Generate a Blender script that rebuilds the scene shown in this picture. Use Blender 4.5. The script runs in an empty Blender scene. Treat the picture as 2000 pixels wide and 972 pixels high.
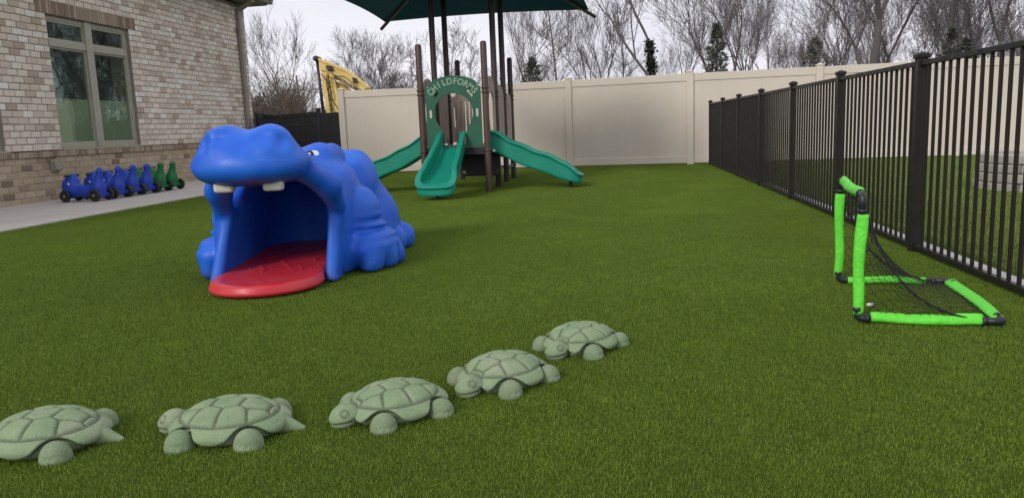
import bpy, bmesh, math, random
import numpy as np
from mathutils import Vector, Matrix
R = math.radians
PI = math.pi
sc = bpy.context.scene
col = sc.collection

# ------------------------------------------------------------------ helpers
def tag(o, label=None, cat=None, group=None, kind=None):
    if label: o['label'] = label
    if cat: o['category'] = cat
    if group: o['group'] = group
    if kind: o['kind'] = kind
    return o

def empty(name, loc=(0, 0, 0), rz=0.0):
    o = bpy.data.objects.new(name, None)
    o.empty_display_size = .1
    o.location = loc
    o.rotation_euler = (0, 0, rz)
    col.objects.link(o)
    return o

def link(name, me, mat=None, parent=None, smooth=False, loc=None):
    if mat is not None:
        mats = mat if isinstance(mat, (list, tuple)) else [mat]
        me.materials.clear()
        for m in mats: me.materials.append(m)
    if smooth:
        me.polygons.foreach_set('use_smooth', [True] * len(me.polygons))
    o = bpy.data.objects.new(name, me)
    col.objects.link(o)
    if parent: o.parent = parent
    if loc: o.location = loc
    return o

def copy_tree(o, parent=None):
    c = o.copy()
    col.objects.link(c)
    c.parent = parent
    for ch in list(o.children): copy_tree(ch, c)
    return c

class MB:
    """collects boxes, tubes and sheets; build() links them as one mesh object"""
    def __init__(s): s.v = []; s.f = []; s.sm = []; s.val = []
    def add(s, vs, fs, smooth=False, val=0.0):
        b = len(s.v)
        s.v.extend([tuple(q) for q in vs])
        for q in fs:
            s.f.append(tuple(b + i for i in q)); s.sm.append(smooth); s.val.append(val)
    def box(s, x0, x1, y0, y1, z0, z1, val=0.0, M=None):
        vs = [(x0,y0,z0),(x1,y0,z0),(x1,y1,z0),(x0,y1,z0),(x0,y0,z1),(x1,y0,z1),(x1,y1,z1),(x0,y1,z1)]
        if M is not None: vs = [tuple(M @ Vector(q)) for q in vs]
        s.add(vs, [(0,3,2,1),(4,5,6,7),(0,1,5,4),(1,2,6,5),(2,3,7,6),(3,0,4,7)], False, val)
    def bbox(s, x0, x1, y0, y1, z0, z1, b=.004, M=None):
        """bevelled box"""
        bm = bmesh.new()
        bmesh.ops.create_cube(bm, size=1)
        for q in bm.verts:
            q.co = Vector(((x0+x1)/2+q.co.x*(x1-x0), (y0+y1)/2+q.co.y*(y1-y0), (z0+z1)/2+q.co.z*(z1-z0)))
        bmesh.ops.bevel(bm, geom=bm.edges[:], offset=b, segments=2, affect='EDGES', profile=.6)
        if M is not None: bm.transform(M)
        bm.verts.index_update()
        s.add([q.co[:] for q in bm.verts], [[w.index for w in f.verts] for f in bm.faces], False)
        bm.free()
    def tube(s, pts, rad, n=8, caps=True, smooth=True, val=0.0):
        pts = [Vector(p) for p in pts]
        if not hasattr(rad, '__len__'): rad = [rad] * len(pts)
        d0 = (pts[1] - pts[0]).normalized()
        ref = Vector((0, 0, 1)) if abs(d0.z) < .9 else Vector((1, 0, 0))
        u = d0.cross(ref).normalized()
        vs = []
        for i, p in enumerate(pts):
            a = pts[max(i-1, 0)]; b = pts[min(i+1, len(pts)-1)]
            d = (b - a).normalized()
            u = (u - d * u.dot(d)).normalized()
            w = d.cross(u)
            for k in range(n):
                t = 2*PI*k/n
                vs.append(p + (u*math.cos(t) + w*math.sin(t)) * rad[i])
        fs = []
        for i in range(len(pts)-1):
            for k in range(n):
                a = i*n+k; b = i*n+(k+1) % n
                fs.append((a, b, b+n, a+n))
        if caps:
            fs.append(tuple(reversed(range(n)))); fs.append(tuple(range((len(pts)-1)*n, len(pts)*n)))
        s.add(vs, fs, smooth, val)
    def lathe(s, prof, n=20, M=None, smooth=True):
        """prof: (radius, height) list, revolved about local Z"""
        vs = []; fs = []
        for r, z in prof:
            for k in range(n):
                t = 2*PI*k/n; vs.append(Vector((r*math.cos(t), r*math.sin(t), z)))
        for i in range(len(prof)-1):
            for k in range(n):
                a = i*n+k; b = i*n+(k+1) % n
                fs.append((a, b, b+n, a+n))
        if M is not None: vs = [M @ q for q in vs]
        s.add(vs, fs, smooth)
    def build(s, name, mat, parent=None, attr=None, loc=None):
        me = bpy.data.meshes.new(name)
        me.from_pydata(s.v, [], s.f)
        me.polygons.foreach_set('use_smooth', s.sm)
        if attr:
            a = me.attributes.new(attr, 'FLOAT', 'FACE')
            a.data.foreach_set('value', s.val)
        me.update()
        return link(name, me, mat, parent, loc=loc)

def shape2d(name, loops, thick, mat, M, parent=None, bevel=0.0):
    """flat board cut to an outline with holes (first loop the outline), thickness along local Z"""
    cu = bpy.data.curves.new('tmp', 'CURVE'); cu.dimensions = '2D'; cu.fill_mode = 'BOTH'
    cu.extrude = thick/2 - bevel; cu.bevel_depth = bevel; cu.bevel_resolution = 1; cu.offset = -bevel
    for lp in loops:
        sp = cu.splines.new('POLY'); sp.points.add(len(lp)-1); sp.use_cyclic_u = True
        for i, q in enumerate(lp): sp.points[i].co = (q[0], q[1], 0, 1)
    o = bpy.data.objects.new('tmp', cu); col.objects.link(o)
    bpy.context.view_layer.update()
    me = bpy.data.meshes.new_from_object(o.evaluated_get(bpy.context.evaluated_depsgraph_get()))
    bpy.data.objects.remove(o)
    me.transform(M); me.name = name
    return link(name, me, mat, parent)

def lettering(word, size, place, ext=.0015, off=.0):
    """mesh of letters; place(i, n) -> Matrix of each letter"""
    vs = []; fs = []
    for i, ch in enumerate(word):
        cu = bpy.data.curves.new('tmp', 'FONT'); cu.body = ch; cu.size = size; cu.extrude = ext
        cu.align_x = 'CENTER'; cu.offset = off; cu.resolution_u = 4
        o = bpy.data.objects.new('tmp', cu); col.objects.link(o)
        bpy.context.view_layer.update()
        me = bpy.data.meshes.new_from_object(o.evaluated_get(bpy.context.evaluated_depsgraph_get()))
        bpy.data.objects.remove(o)
        me.transform(place(i, len(word)))
        b = len(vs); vs += [q.co[:] for q in me.vertices]; fs += [tuple(b+k for k in p.vertices) for p in me.polygons]
        bpy.data.meshes.remove(me)
    me = bpy.data.meshes.new('lettering'); me.from_pydata(vs, [], fs)
    return me

# ---- solid modelling by distance fields, meshed with surface nets
def sd_ell(p, c, r):
    q = [(p[i]-c[i]) for i in range(3)]
    k0 = np.sqrt(sum((q[i]/r[i])**2 for i in range(3))) + 1e-9
    k1 = np.sqrt(sum((q[i]/(r[i]*r[i]))**2 for i in range(3))) + 1e-9
    return k0*(k0-1)/k1
def sd_cap(p, a, b, ra, rb=None):
    rb = ra if rb is None else rb
    ba = [b[i]-a[i] for i in range(3)]; L = sum(x*x for x in ba)
    h = np.clip(sum((p[i]-a[i])*ba[i] for i in range(3))/L, 0, 1)
    return np.sqrt(sum((p[i]-a[i]-ba[i]*h)**2 for i in range(3))) - (ra+(rb-ra)*h)
def sd_rbox(p, c, hs, r):
    q = [np.abs(p[i]-c[i])-hs[i]+r for i in range(3)]
    return np.sqrt(sum(np.maximum(x, 0)**2 for x in q)) + np.minimum(np.maximum(q[0], np.maximum(q[1], q[2])), 0) - r
def smin(a, b, k):
    h = np.clip(.5+.5*(b-a)/k, 0, 1)
    return b*(1-h)+a*h-k*h*(1-h)
def smax(a, b, k): return -smin(-a, -b, k)

def surface_net(f, mn, mx, res):
    ax = [np.arange(mn[i], mx[i]+res, res, dtype=np.float32) for i in range(3)]
    p = np.meshgrid(*ax, indexing='ij', sparse=True)
    F = np.broadcast_to(f(p), tuple(len(a) for a in ax)).astype(np.float32)
    S = F < 0
    n = np.array(F.shape)
    acc = np.zeros(tuple(n-1)+(3,), np.float32); cnt = np.zeros(tuple(n-1), np.float32)
    for a in range(3):
        o1, o2 = [i for i in range(3) if i != a]
        for i1 in (0, 1):
            for i2 in (0, 1):
                sl0 = [None]*3; sl1 = [None]*3
                sl0[a] = slice(0, n[a]-1); sl1[a] = slice(1, n[a])
                for o, i in ((o1, i1), (o2, i2)):
                    sl0[o] = sl1[o] = slice(i, n[o]-1+i)
                A = F[tuple(sl0)]; B = F[tuple(sl1)]
                m = (A < 0) != (B < 0)
                d = np.where(m, A-B, 1)
                t = np.where(m, A/d, 0)
                cnt += m
                acc[..., a] += t
                acc[..., o1] += m*i1; acc[..., o2] += m*i2
    act = cnt > 0
    idx = np.full(act.shape, -1, np.int64); ids = np.argwhere(act); idx[act] = np.arange(len(ids))
    V = (ids + acc[act]/cnt[act][:, None])*res + np.array([a[0] for a in ax])
    Q = []
    for a in range(3):
        o1, o2 = (a+1) % 3, (a+2) % 3
        sl0 = [slice(1, -1)]*3; sl1 = [slice(1, -1)]*3
        sl0[a] = slice(0, n[a]-1); sl1[a] = slice(1, n[a])
        A = S[tuple(sl0)]; B = S[tuple(sl1)]
        for flip, m in ((False, A & ~B), (True, ~A & B)):
            c = np.argwhere(m)
            c[:, o1] += 1; c[:, o2] += 1
            def g(d1, d2):
                e = c.copy(); e[:, o1] -= d1; e[:, o2] -= d2
                return idx[e[:, 0], e[:, 1], e[:, 2]]
            q = np.stack([g(1, 1), g(0, 1), g(0, 0), g(1, 0)], 1)
            if flip: q = q[:, ::-1]
            Q.append(q)
    return V, np.concatenate(Q)

def net_mesh(name, f, mn, mx, res, attr=None, post=None):
    V, Q = surface_net(f, mn, mx, res)
    me = bpy.data.meshes.new(name)
    me.vertices.add(len(V)); me.vertices.foreach_set('co', V.astype(np.float32).ravel())
    me.loops.add(Q.size); me.loops.foreach_set('vertex_index', Q.astype(np.int32).ravel())
    me.polygons.add(len(Q)); me.polygons.foreach_set('loop_start', np.arange(0, Q.size, 4, dtype=np.int32))
    me.update(calc_edges=True); me.validate()
    me.polygons.foreach_set('use_smooth', [True]*len(me.polygons))
    if attr:
        a = me.attributes.new(attr[0], 'FLOAT', 'POINT')
        P = [V[:, i] for i in range(3)]
        a.data.foreach_set('value', attr[1](P).astype(np.float32))
    return me

# ------------------------------------------------------------------ materials
class N:
    def __init__(s, name):
        s.m = bpy.data.materials.new(name); s.m.use_nodes = True
        s.t = s.m.node_tree; s.n = s.t.nodes; s.l = s.t.links
        s.b = s.n['Principled BSDF']
    def new(s, typ, **kw):
        q = s.n.new(typ)
        for k, v in kw.items(): setattr(q, k, v)
        return q
    def co(s, kind='Object', scale=None):
        c = s.new('ShaderNodeTexCoord')
        out = c.outputs[kind]
        if scale:
            mp = s.new('ShaderNodeMapping'); mp.inputs['Scale'].default_value = scale
            s.l.new(out, mp.inputs['Vector']); out = mp.outputs[0]
        return out
    def wpos(s):
        return s.new('ShaderNodeNewGeometry').outputs['Position']
    def noise(s, vec, scale, detail=4, rough=.55, dist=0):
        q = s.new('ShaderNodeTexNoise'); q.inputs['Scale'].default_value = scale
        q.inputs['Detail'].default_value = detail; q.inputs['Roughness'].default_value = rough
        q.inputs['Distortion'].default_value = dist
        s.l.new(vec, q.inputs['Vector']); return q.outputs['Fac']
    def ramp(s, fac, stops, interp='LINEAR'):
        q = s.new('ShaderNodeValToRGB'); q.color_ramp.interpolation = interp
        e = q.color_ramp.elements
        while len(e) < len(stops): e.new(.5)
        for i, (p, c) in enumerate(stops):
            e[i].position = p; e[i].color = (*c, 1) if len(c) == 3 else c
        s.l.new(fac, q.inputs[0]); return q.outputs[0]
    def mix(s, fac, a, b, typ='MIX'):
        q = s.new('ShaderNodeMix', data_type='RGBA', blend_type=typ)
        for v, i in ((fac, 0), (a, 6), (b, 7)):
            if isinstance(v, (int, float)): q.inputs[i].default_value = v
            elif isinstance(v, tuple): q.inputs[i].default_value = (*v, 1) if len(v) == 3 else v
            else: s.l.new(v, q.inputs[i])
        return q.outputs[2]
    def attr(s, name):
        q = s.new('ShaderNodeAttribute'); q.attribute_name = name; return q.outputs['Fac']
    def bump(s, h, strength=.3, dist=.01, prev=None):
        q = s.new('ShaderNodeBump'); q.inputs['Strength'].default_value = strength; q.inputs['Distance'].default_value = dist
        s.l.new(h, q.inputs['Height'])
        if prev: s.l.new(prev, q.inputs['Normal'])
        return q.outputs[0]
    def out(s, colr=None, rough=None, nrm=None, spec=None, metal=None):
        for k, v in (('Base Color', colr), ('Roughness', rough), ('Normal', nrm), ('Specular IOR Level', spec), ('Metallic', metal)):
            if v is None: continue
            if isinstance(v, (int, float)): s.b.inputs[k].default_value = v
            elif isinstance(v, tuple): s.b.inputs[k].default_value = (*v, 1)
            else: s.l.new(v, s.b.inputs[k])
        return s.m

def sr(r, g, b):
    f = lambda c: ((c/255)/12.92 if c <= 10 else (((c/255)+.055)/1.055)**2.4)
    return (f(r), f(g), f(b))

def simple(name, c, rough=.5, var=.25, scale=6, bump=.0, bscale=200, spec=.5, metal=0, rvar=.12):
    m = N(name); v = m.co()
    n = m.noise(v, scale, 5, .6)
    lo = tuple(x*(1-var) for x in c); hi = tuple(min(1, x*(1+var)) for x in c)
    cc = m.ramp(n, [(.25, lo), (.75, hi)])
    nr = m.noise(v, scale*3, 4)
    rr = m.ramp(nr, [(.3, (max(.02, rough-rvar),)*3), (.7, (min(1, rough+rvar),)*3)])
    nm = m.bump(m.noise(v, bscale, 3), bump, .002) if bump else None
    return m.out(cc, rr, nm, spec, metal)

M = {}
def plastic(name, c, faded, rough=.42, wear=.35, bscale=60):
    """moulded play equipment plastic: sun-faded upper faces are paint-like blotches, scuffs and dust"""
    m = N(name); v = m.co()
    n = m.noise(v, 3.2, 6, .62)
    cc = m.mix(m.ramp(n, [(.35, (0, 0, 0)), (.75, (wear, wear, wear))]), c, faded)
    sp = m.noise(v, 38, 6, .75)
    cc = m.mix(m.ramp(sp, [(.66, (0, 0, 0)), (.74, (.22, .22, .22))]), cc, faded)
    rr = m.ramp(m.noise(v, 9, 5), [(.3, (rough-.08,)*3), (.7, (rough+.14,)*3)])
    nm = m.bump(m.noise(v, bscale, 4), .10, .004)
    nm = m.bump(m.noise(v, 420, 2), .08, .0008, nm)
    return m.out(cc, rr, nm, .45)

M['hippo'] = plastic('hippo_blue_plastic', (.004, .096, .62), (.028, .225, .78), .44, .5, 14)
def add_scuffs():
    m = N.__new__(N); m.m = M['hippo']; m.t = m.m.node_tree; m.n = m.t.nodes; m.l = m.t.links; m.b = m.n['Principled BSDF']
    v = m.co(); old = m.b.inputs['Base Color'].links[0].from_socket
    sx = m.new('ShaderNodeSeparateXYZ'); m.l.new(v, sx.inputs[0])
    w = m.noise(v, 5, 2)
    ma = m.new('ShaderNodeMath', operation='MULTIPLY_ADD'); m.l.new(w, ma.inputs[0]); ma.inputs[1].default_value = .05; m.l.new(sx.outputs['Z'], ma.inputs[2])
    line = m.ramp(ma.outputs[0], [(.7775, (0,)*3), (.7795, (1,)*3), (.7815, (0,)*3)])
    brk = m.ramp(m.noise(v, 7.5, 3, .7), [(.50, (0,)*3), (.56, (.75,)*3)])
    fr = m.ramp(sx.outputs['Y'], [(.10, (1,)*3), (.16, (0,)*3)])
    k = m.mix(1.0, m.mix(1.0, line, brk, 'MULTIPLY'), fr, 'MULTIPLY')
    cc = m.mix(k, old, (.45, .58, .85))
    st = m.new('ShaderNodeMapping'); st.inputs['Scale'].default_value = (9, 9, 60); st.inputs['Rotation'].default_value = (.5, .3, .2); m.l.new(v, st.inputs[0])
    sc_ = m.ramp(m.noise(st.outputs[0], 1.3, 5, .75), [(.66, (0,)*3), (.72, (.35,)*3)])
    cc = m.mix(sc_, cc, (.10, .26, .70))
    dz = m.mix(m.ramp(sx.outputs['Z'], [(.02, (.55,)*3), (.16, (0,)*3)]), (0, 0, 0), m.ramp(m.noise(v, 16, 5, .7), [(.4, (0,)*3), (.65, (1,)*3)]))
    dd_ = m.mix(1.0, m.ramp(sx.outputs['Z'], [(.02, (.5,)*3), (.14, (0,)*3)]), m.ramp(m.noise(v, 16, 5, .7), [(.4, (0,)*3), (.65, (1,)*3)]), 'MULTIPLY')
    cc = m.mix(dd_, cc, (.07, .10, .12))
    m.l.new(cc, m.b.inputs['Base Color'])
add_scuffs()
M['tongue'] = None
def tongue_mat():
    m = N('tongue_red_plastic'); v = m.co()
    n = m.noise(v, 5, 6, .6)
    cc = m.mix(m.ramp(n, [(.35, (0,)*3), (.75, (.5,)*3)]), (.56, .018, .030), (.60, .085, .095))
    w = m.new('ShaderNodeTexNoise'); w.inputs['Scale'].default_value = 4.2; w.inputs['Detail'].default_value = 1.5
    mp = m.new('ShaderNodeMapping'); mp.inputs['Scale'].default_value = (.7, 1.9, 1); m.l.new(v, mp.inputs[0]); m.l.new(mp.outputs[0], w.inputs['Vector'])
    rid = m.ramp(w.outputs['Fac'], [(.485, (0,)*3), (.50, (1,)*3), (.515, (0,)*3)])
    w2 = m.noise(v, 3.2, 2)
    rid = m.mix(m.ramp(w2, [(.42, (0,)*3), (.52, (1,)*3)]), (0, 0, 0), rid)
    sp = m.new('ShaderNodeSeparateXYZ'); m.l.new(v, sp.inputs[0])
    mk = m.ramp(sp.outputs['Y'], [(.35, (0,)*3), (.48, (1,)*3)])
    rid = m.mix(mk, (0, 0, 0), rid)
    nm = m.bump(rid, .35, .006)
    nm = m.bump(m.noise(v, 90, 3), .10, .002, nm)
    return m.out(cc, m.ramp(m.noise(v, 12, 4), [(.3, (.30,)*3), (.7, (.5,)*3)]), nm, .5)
M['tongue'] = tongue_mat()
M['tooth'] = simple('tooth_white_plastic', (.62, .60, .54), .5, .12, 10, .1, 80)
M['eye_black'] = simple('eye_black_paint', (.006, .006, .008), .25, .1)
M['eye_white'] = simple('eye_white_paint', (.78, .79, .80), .35, .05)
M['slide'] = plastic('slide_green_plastic', (.004, .235, .155), (.012, .32, .225), .36, .5, 18)
M['panel_green'] = plastic('panel_green_plastic', (.014, .105, .060), (.02, .13, .075), .55, .4, 30)
M['panel_tan'] = plastic('panel_taupe_plastic', (.33, .275, .22), (.40, .335, .275), .6, .5, 30)
M['letters'] = simple('lettering_pale_green', (.30, .40, .31), .6, .1, 20)
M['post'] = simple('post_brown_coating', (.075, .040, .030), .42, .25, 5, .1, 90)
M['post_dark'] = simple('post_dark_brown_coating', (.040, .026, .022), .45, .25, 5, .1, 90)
M['deck'] = simple('deck_black_coating', (.012, .012, .014), .5, .3, 8, .2, 120)
M['bolt'] = simple('bolt_zinc', (.55, .55, .53), .35, .2, 30, 0, 1, .5, .6)
M['canopy'] = None
def canopy_mat():
    m = N('canopy_dark_green_fabric'); v = m.co()
    cc = m.mix(m.noise(v, 2.2, 4), (.016, .052, .055), (.024, .075, .078))
    w = m.new('ShaderNodeTexWave'); w.inputs['Scale'].default_value = 90; m.l.new(v, w.inputs[0])
    nm = m.bump(w.outputs['Fac'], .1, .001)
    m.out(cc, .8, nm, .2)
    tr = m.new('ShaderNodeBsdfTranslucent'); tr.inputs[0].default_value = (.10, .215, .225, 1)
    ad = m.new('ShaderNodeMixShader'); ad.inputs[0].default_value = .5
    m.l.new(m.b.outputs[0], ad.inputs[1]); m.l.new(tr.outputs[0], ad.inputs[2])
    m.l.new(ad.outputs[0], m.n['Material Output'].inputs[0])
    return m.m
M['canopy'] = canopy_mat()

def turtle_mat(name, a, b):
    m = N(name); v = m.co()
    oi = m.new('ShaderNodeObjectInfo')
    ad = m.new('ShaderNodeVectorMath', operation='ADD'); m.l.new(v, ad.inputs[0]); m.l.new(oi.outputs['Location'], ad.inputs[1])
    v = ad.outputs[0]
    n = m.noise(v, 14, 6, .65)
    cc = m.mix(m.ramp(n, [(.3, (0,)*3), (.72, (1,)*3)]), a, b)
    big = m.noise(v, 7, 3)
    cc = m.mix(m.ramp(big, [(.55, (0,)*3), (.78, (.6,)*3)]), cc, (.34, .34, .26))
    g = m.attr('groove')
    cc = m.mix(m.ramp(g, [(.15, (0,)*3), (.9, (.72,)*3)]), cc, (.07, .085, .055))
    sp = m.noise(v, 130, 3, .8)
    cc = m.mix(m.ramp(sp, [(.60, (0,)*3), (.72, (.5,)*3)]), cc, (.12, .13, .09))
    sp2 = m.noise(v, 210, 2, .8)
    cc = m.mix(m.ramp(sp2, [(.60, (0,)*3), (.68, (.6,)*3)]), cc, (.5, .5, .42))
    nm = m.bump(m.noise(v, 260, 5, .7), .45, .0035)
    nm = m.bump(m.noise(v, 45, 4), .25, .006, nm)
    return m.out(cc, .9, nm, .2)
M['turtle'] = turtle_mat('turtle_painted_concrete', (.185, .265, .145), (.265, .345, .20))

def brick_mat(name, cols, mottle, seed=0.):
    m = N(name); v = m.co()
    a = m.attr('tone')
    base = m.ramp(a, cols, 'CONSTANT')
    n = m.noise(v, 22, 6, .7)
    cc = m.mix(m.ramp(n, [(.30, (.45,)*3), (.62, (0,)*3)]), base, mottle)
    n2 = m.noise(v, 75, 4, .7)
    cc = m.mix(m.ramp(n2, [(.56, (0,)*3), (.75, (.35,)*3)]), cc, (.62, .58, .52))
    big = m.noise(v, .55, 3)
    cc = m.mix(m.ramp(big, [(.35, (.20,)*3), (.6, (0,)*3)]), cc, mottle)
    nm = m.bump(m.noise(v, 60, 6, .7), .6, .006)
    return m.out(cc, .9, nm, .2)
M['brick_up'] = brick_mat('brick_cream', [(0, (0.424, 0.347, 0.269)), (.05, (0.523, 0.446, 0.360)), (.14, (0.650, 0.572, 0.481)), (.36, (0.749, 0.678, 0.579)), (.68, (0.820, 0.756, 0.650)), (.88, (0.840, 0.840, 0.764))], (0.481, 0.402, 0.318))
M['brick_low'] = brick_mat('brick_tan', [(0, (0.178, 0.137, 0.095)), (.05, (0.308, 0.237, 0.166)), (.16, (0.427, 0.345, 0.244)), (.50, (0.475, 0.392, 0.279)), (.80, (0.523, 0.439, 0.320))], (0.345, 0.267, 0.184))
M['brick_brown'] = brick_mat('brick_brown', [(0, (0.221, 0.169, 0.124)), (.2, (0.337, 0.267, 0.195)), (.55, (0.402, 0.325, 0.241)), (.8, (0.454, 0.371, 0.280))], (0.286, 0.221, 0.163))
M['mortar_up'] = simple('mortar_grey_brown', (.29, .25, .205), .95, .2, 9, .5, 120)
M['mortar_low'] = simple('mortar_tan', (.40, .335, .25), .95, .2, 9, .5, 120)
M['frame'] = simple('window_frame_taupe', (.36, .355, .28), .5, .12, 8, .05, 80)
M['gutter'] = simple('gutter_taupe_metal', (.27, .235, .195), .42, .15, 5, .03, 60)
M['soffit'] = simple('soffit_taupe', (.24, .21, .18), .6, .1)
M['shingle'] = simple('roof_shingle', (.07, .06, .055), .95, .35, 14, .6, 60)
M['fence_reflection'] = simple('fence_reflection_beige', (.42, .43, .32), .7, .1, 4)
M['room'] = simple('room_dark', (.05, .055, .05), .9, .2)
def glass_mat():
    m = N('window_glass'); v = m.co()
    gl = m.new('ShaderNodeBsdfGlossy'); gl.inputs['Color'].default_value = (.55, .74, .66, 1); gl.inputs['Roughness'].default_value = .015
    m.l.new(m.bump(m.noise(v, 2.5, 2), .05, .02), gl.inputs['Normal'])
    tr = m.new('ShaderNodeBsdfTransparent'); tr.inputs[0].default_value = (.72, .84, .74, 1)
    mx = m.new('ShaderNodeMixShader'); mx.inputs[0].default_value = .27
    m.l.new(tr.outputs[0], mx.inputs[1]); m.l.new(gl.outputs[0], mx.inputs[2])
    m.l.new(mx.outputs[0], m.n['Material Output'].inputs[0]); return m.m
M['glass'] = glass_mat()
M['vinyl'] = None
def vinyl_mat():
    m = N('cream_vinyl'); v = m.co()
    n = m.noise(v, 1.3, 5, .6)
    cc = m.ramp(n, [(.3, (.63, .57, .475)), (.7, (.68, .62, .53))])
    mp = m.new('ShaderNodeMapping'); mp.inputs['Scale'].default_value = (9, 9, .6); m.l.new(v, mp.inputs[0])
    st = m.noise(mp.outputs[0], 2.0, 5, .7)
    cc = m.mix(m.ramp(st, [(.50, (0,)*3), (.8, (.12,)*3)]), cc, (.45, .40, .33))
    return m.out(cc, .5, m.bump(m.noise(v, 30, 3), .04, .002), .4)
M['vinyl'] = vinyl_mat()
M['fence'] = simple('fence_bronze_black_paint', (.015, .0135, .0115), .45, .25, 4, .05, 90, .3)
M['black_panel'] = simple('gate_charcoal_panel', (.016, .020, .024), .5, .25, 2, .05, 60)
M['gate_line'] = simple('gate_worn_edge', (.12, .125, .13), .5, .3, 20)
def concrete_mat(name, a, b, jx=None):
    m = N(name); v = m.co()
    n = m.noise(v, 1.7, 6, .62)
    cc = m.mix(m.ramp(n, [(.3, (0,)*3), (.7, (1,)*3)]), a, b)
    s2 = m.noise(v, 70, 4, .8)
    cc = m.mix(m.ramp(s2, [(.55, (0,)*3), (.75, (.4,)*3)]), cc, tuple(x*.6 for x in a))
    return m.out(cc, .92, m.bump(s2, .25, .003), .2)
M['concrete'] = concrete_mat('sidewalk_concrete', (.47, .445, .40), (.56, .53, .48))
M['kerb'] = concrete_mat('mow_strip_concrete', (.42, .42, .40), (.55, .54, .51))
M['stone'] = concrete_mat('pale_stone_blocks', (.33, .30, .26), (.52, .49, .44))
M['rubber'] = simple('wheel_black_rubber', (.016, .017, .016), .6, .3, 20, .2, 120)
M['whale_blue'] = plastic('ride_on_blue_plastic', (.012, .055, .45), (.03, .11, .55), .42, .4, 30)
M['whale_green'] = plastic('ride_on_green_plastic', (.006, .16, .045), (.012, .21, .07), .42, .4, 30)
M['goal_cloth'] = None
def goal_mat():
    m = N('goal_lime_fabric'); v = m.co()
    n = m.noise(v, 9, 4)
    cc = m.mix(n, (.10, .66, .035), (.16, .80, .06))
    nm = m.bump(m.noise(v, 16, 3, .6, 1.5), .8, .010)
    nm = m.bump(m.noise(v, 400, 2), .15, .001, nm)
    return m.out(cc, .48, nm, .45)
M['goal_cloth'] = goal_mat()
M['goal_plastic'] = simple('goal_grey_plastic', (.020, .023, .027), .4, .3, 12)
M['net'] = simple('net_black_cord', (.010, .011, .010), .8, .2)
M['bark'] = None
def bark_mat(name, a, b):
    m = N(name); v = m.co()
    n = m.noise(v, 3, 6, .7)
    oi = m.new('ShaderNodeObjectInfo')
    cc = m.mix(m.ramp(n, [(.3, (0,)*3), (.7, (1,)*3)]), a, b)
    cc = m.mix(oi.outputs['Random'], cc, m.mix(.5, cc, (.16, .145, .14)))
    return m.out(cc, .95, m.bump(m.noise(v, 12, 5, .8), .6, .03), .1)
M['bark'] = bark_mat('bark_grey', (.11, .10, .10), (.18, .165, .165))  # bark lightened to put some atmospheric haze into the colour
M['bark_dark'] = bark_mat('bark_dark', (.065, .058, .058), (.12, .108, .105))
M['twig'] = bark_mat('twig_grey_brown', (.12, .107, .112), (.19, .175, .185))  # twigs paled toward lavender, distance haze painted into the tone
def leaf_mat(name, a, b):
    m = N(name); v = m.co()
    n = m.noise(v, 2.5, 5, .7)
    cc = m.mix(m.ramp(n, [(.3, (0,)*3), (.7, (1,)*3)]), a, b)
    return m.out(cc, .8, None, .2)
M['needles'] = leaf_mat('evergreen_needles', (.07, .082, .06), (.13, .14, .10))
M['ivy'] = leaf_mat('ivy_leaves', (.018, .030, .014), (.05, .07, .03))
M['brush'] = leaf_mat('brush_twigs', (.085, .072, .058), (.14, .12, .095))
M['yellow'] = simple('excavator_yellow_paint', (.82, .60, .20), .5, .22, 3, .1, 30)
M['steel_dark'] = simple('dark_steel', (.045, .035, .03), .5, .4, 6, .2, 40)
M['pole_wood'] = simple('pole_weathered_wood', (.11, .095, .085), .9, .3, 5, .3, 30)
M['white'] = simple('white_scrap', (.75, .75, .72), .7, .05)

def turf_mat(name, dark, mid, lite, tip):
    m = N(name)
    a = m.attr('tone')
    cc = m.ramp(a, [(0, dark), (.35, mid), (.75, lite), (1, tip)])
    w = m.wpos()
    n1 = m.noise(w, 1.1, 4, .6)
    cc = m.mix(m.ramp(n1, [(.35, (.30,)*3), (.62, (0,)*3)]), cc, tuple(x*.7 for x in mid))
    n2 = m.noise(w, 6.5, 3, .6)
    cc = m.mix(m.ramp(n2, [(.52, (0,)*3), (.72, (.28,)*3)]), cc, tuple(x*1.25 for x in lite))
    n3 = m.noise(w, .33, 3, .5)
    cc = m.mix(m.ramp(n3, [(.38, (.16,)*3), (.60, (0,)*3)]), cc, tuple(x*.55 for x in mid))
    n4 = m.noise(w, .55, 2, .5, 1.2)
    cc = m.mix(m.ramp(n4, [(.50, (0,)*3), (.70, (.16,)*3)]), cc, tuple(x*1.5 for x in lite))
    m.out(cc, .55, None, .3)
    tr = m.new('ShaderNodeBsdfTranslucent'); m.l.new(cc, tr.inputs[0])
    mx = m.new('ShaderNodeMixShader'); mx.inputs[0].default_value = .25
    m.l.new(m.b.outputs[0], mx.inputs[1]); m.l.new(tr.outputs[0], mx.inputs[2])
    m.l.new(mx.outputs[0], m.n['Material Output'].inputs[0])
    return m.m
M['turf'] = turf_mat('turf_blades', (.062, .104, .010), (.150, .242, .023), (.228, .332, .044), (.37, .45, .14))
M['lawn'] = turf_mat('lawn_blades', (.08, .12, .025), (.17, .24, .045), (.25, .33, .07), (.36, .39, .13))
def ground_mat():
    m = N('ground_soil_and_turf_backing'); w = m.wpos()
    n = m.noise(w, 9, 6, .7)
    cc = m.mix(n, (.035, .055, .008), (.07, .105, .014))
    return m.out(cc, 1.0, m.bump(m.noise(w, 60, 4), .5, .01), .05)
M['ground'] = ground_mat()

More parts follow.
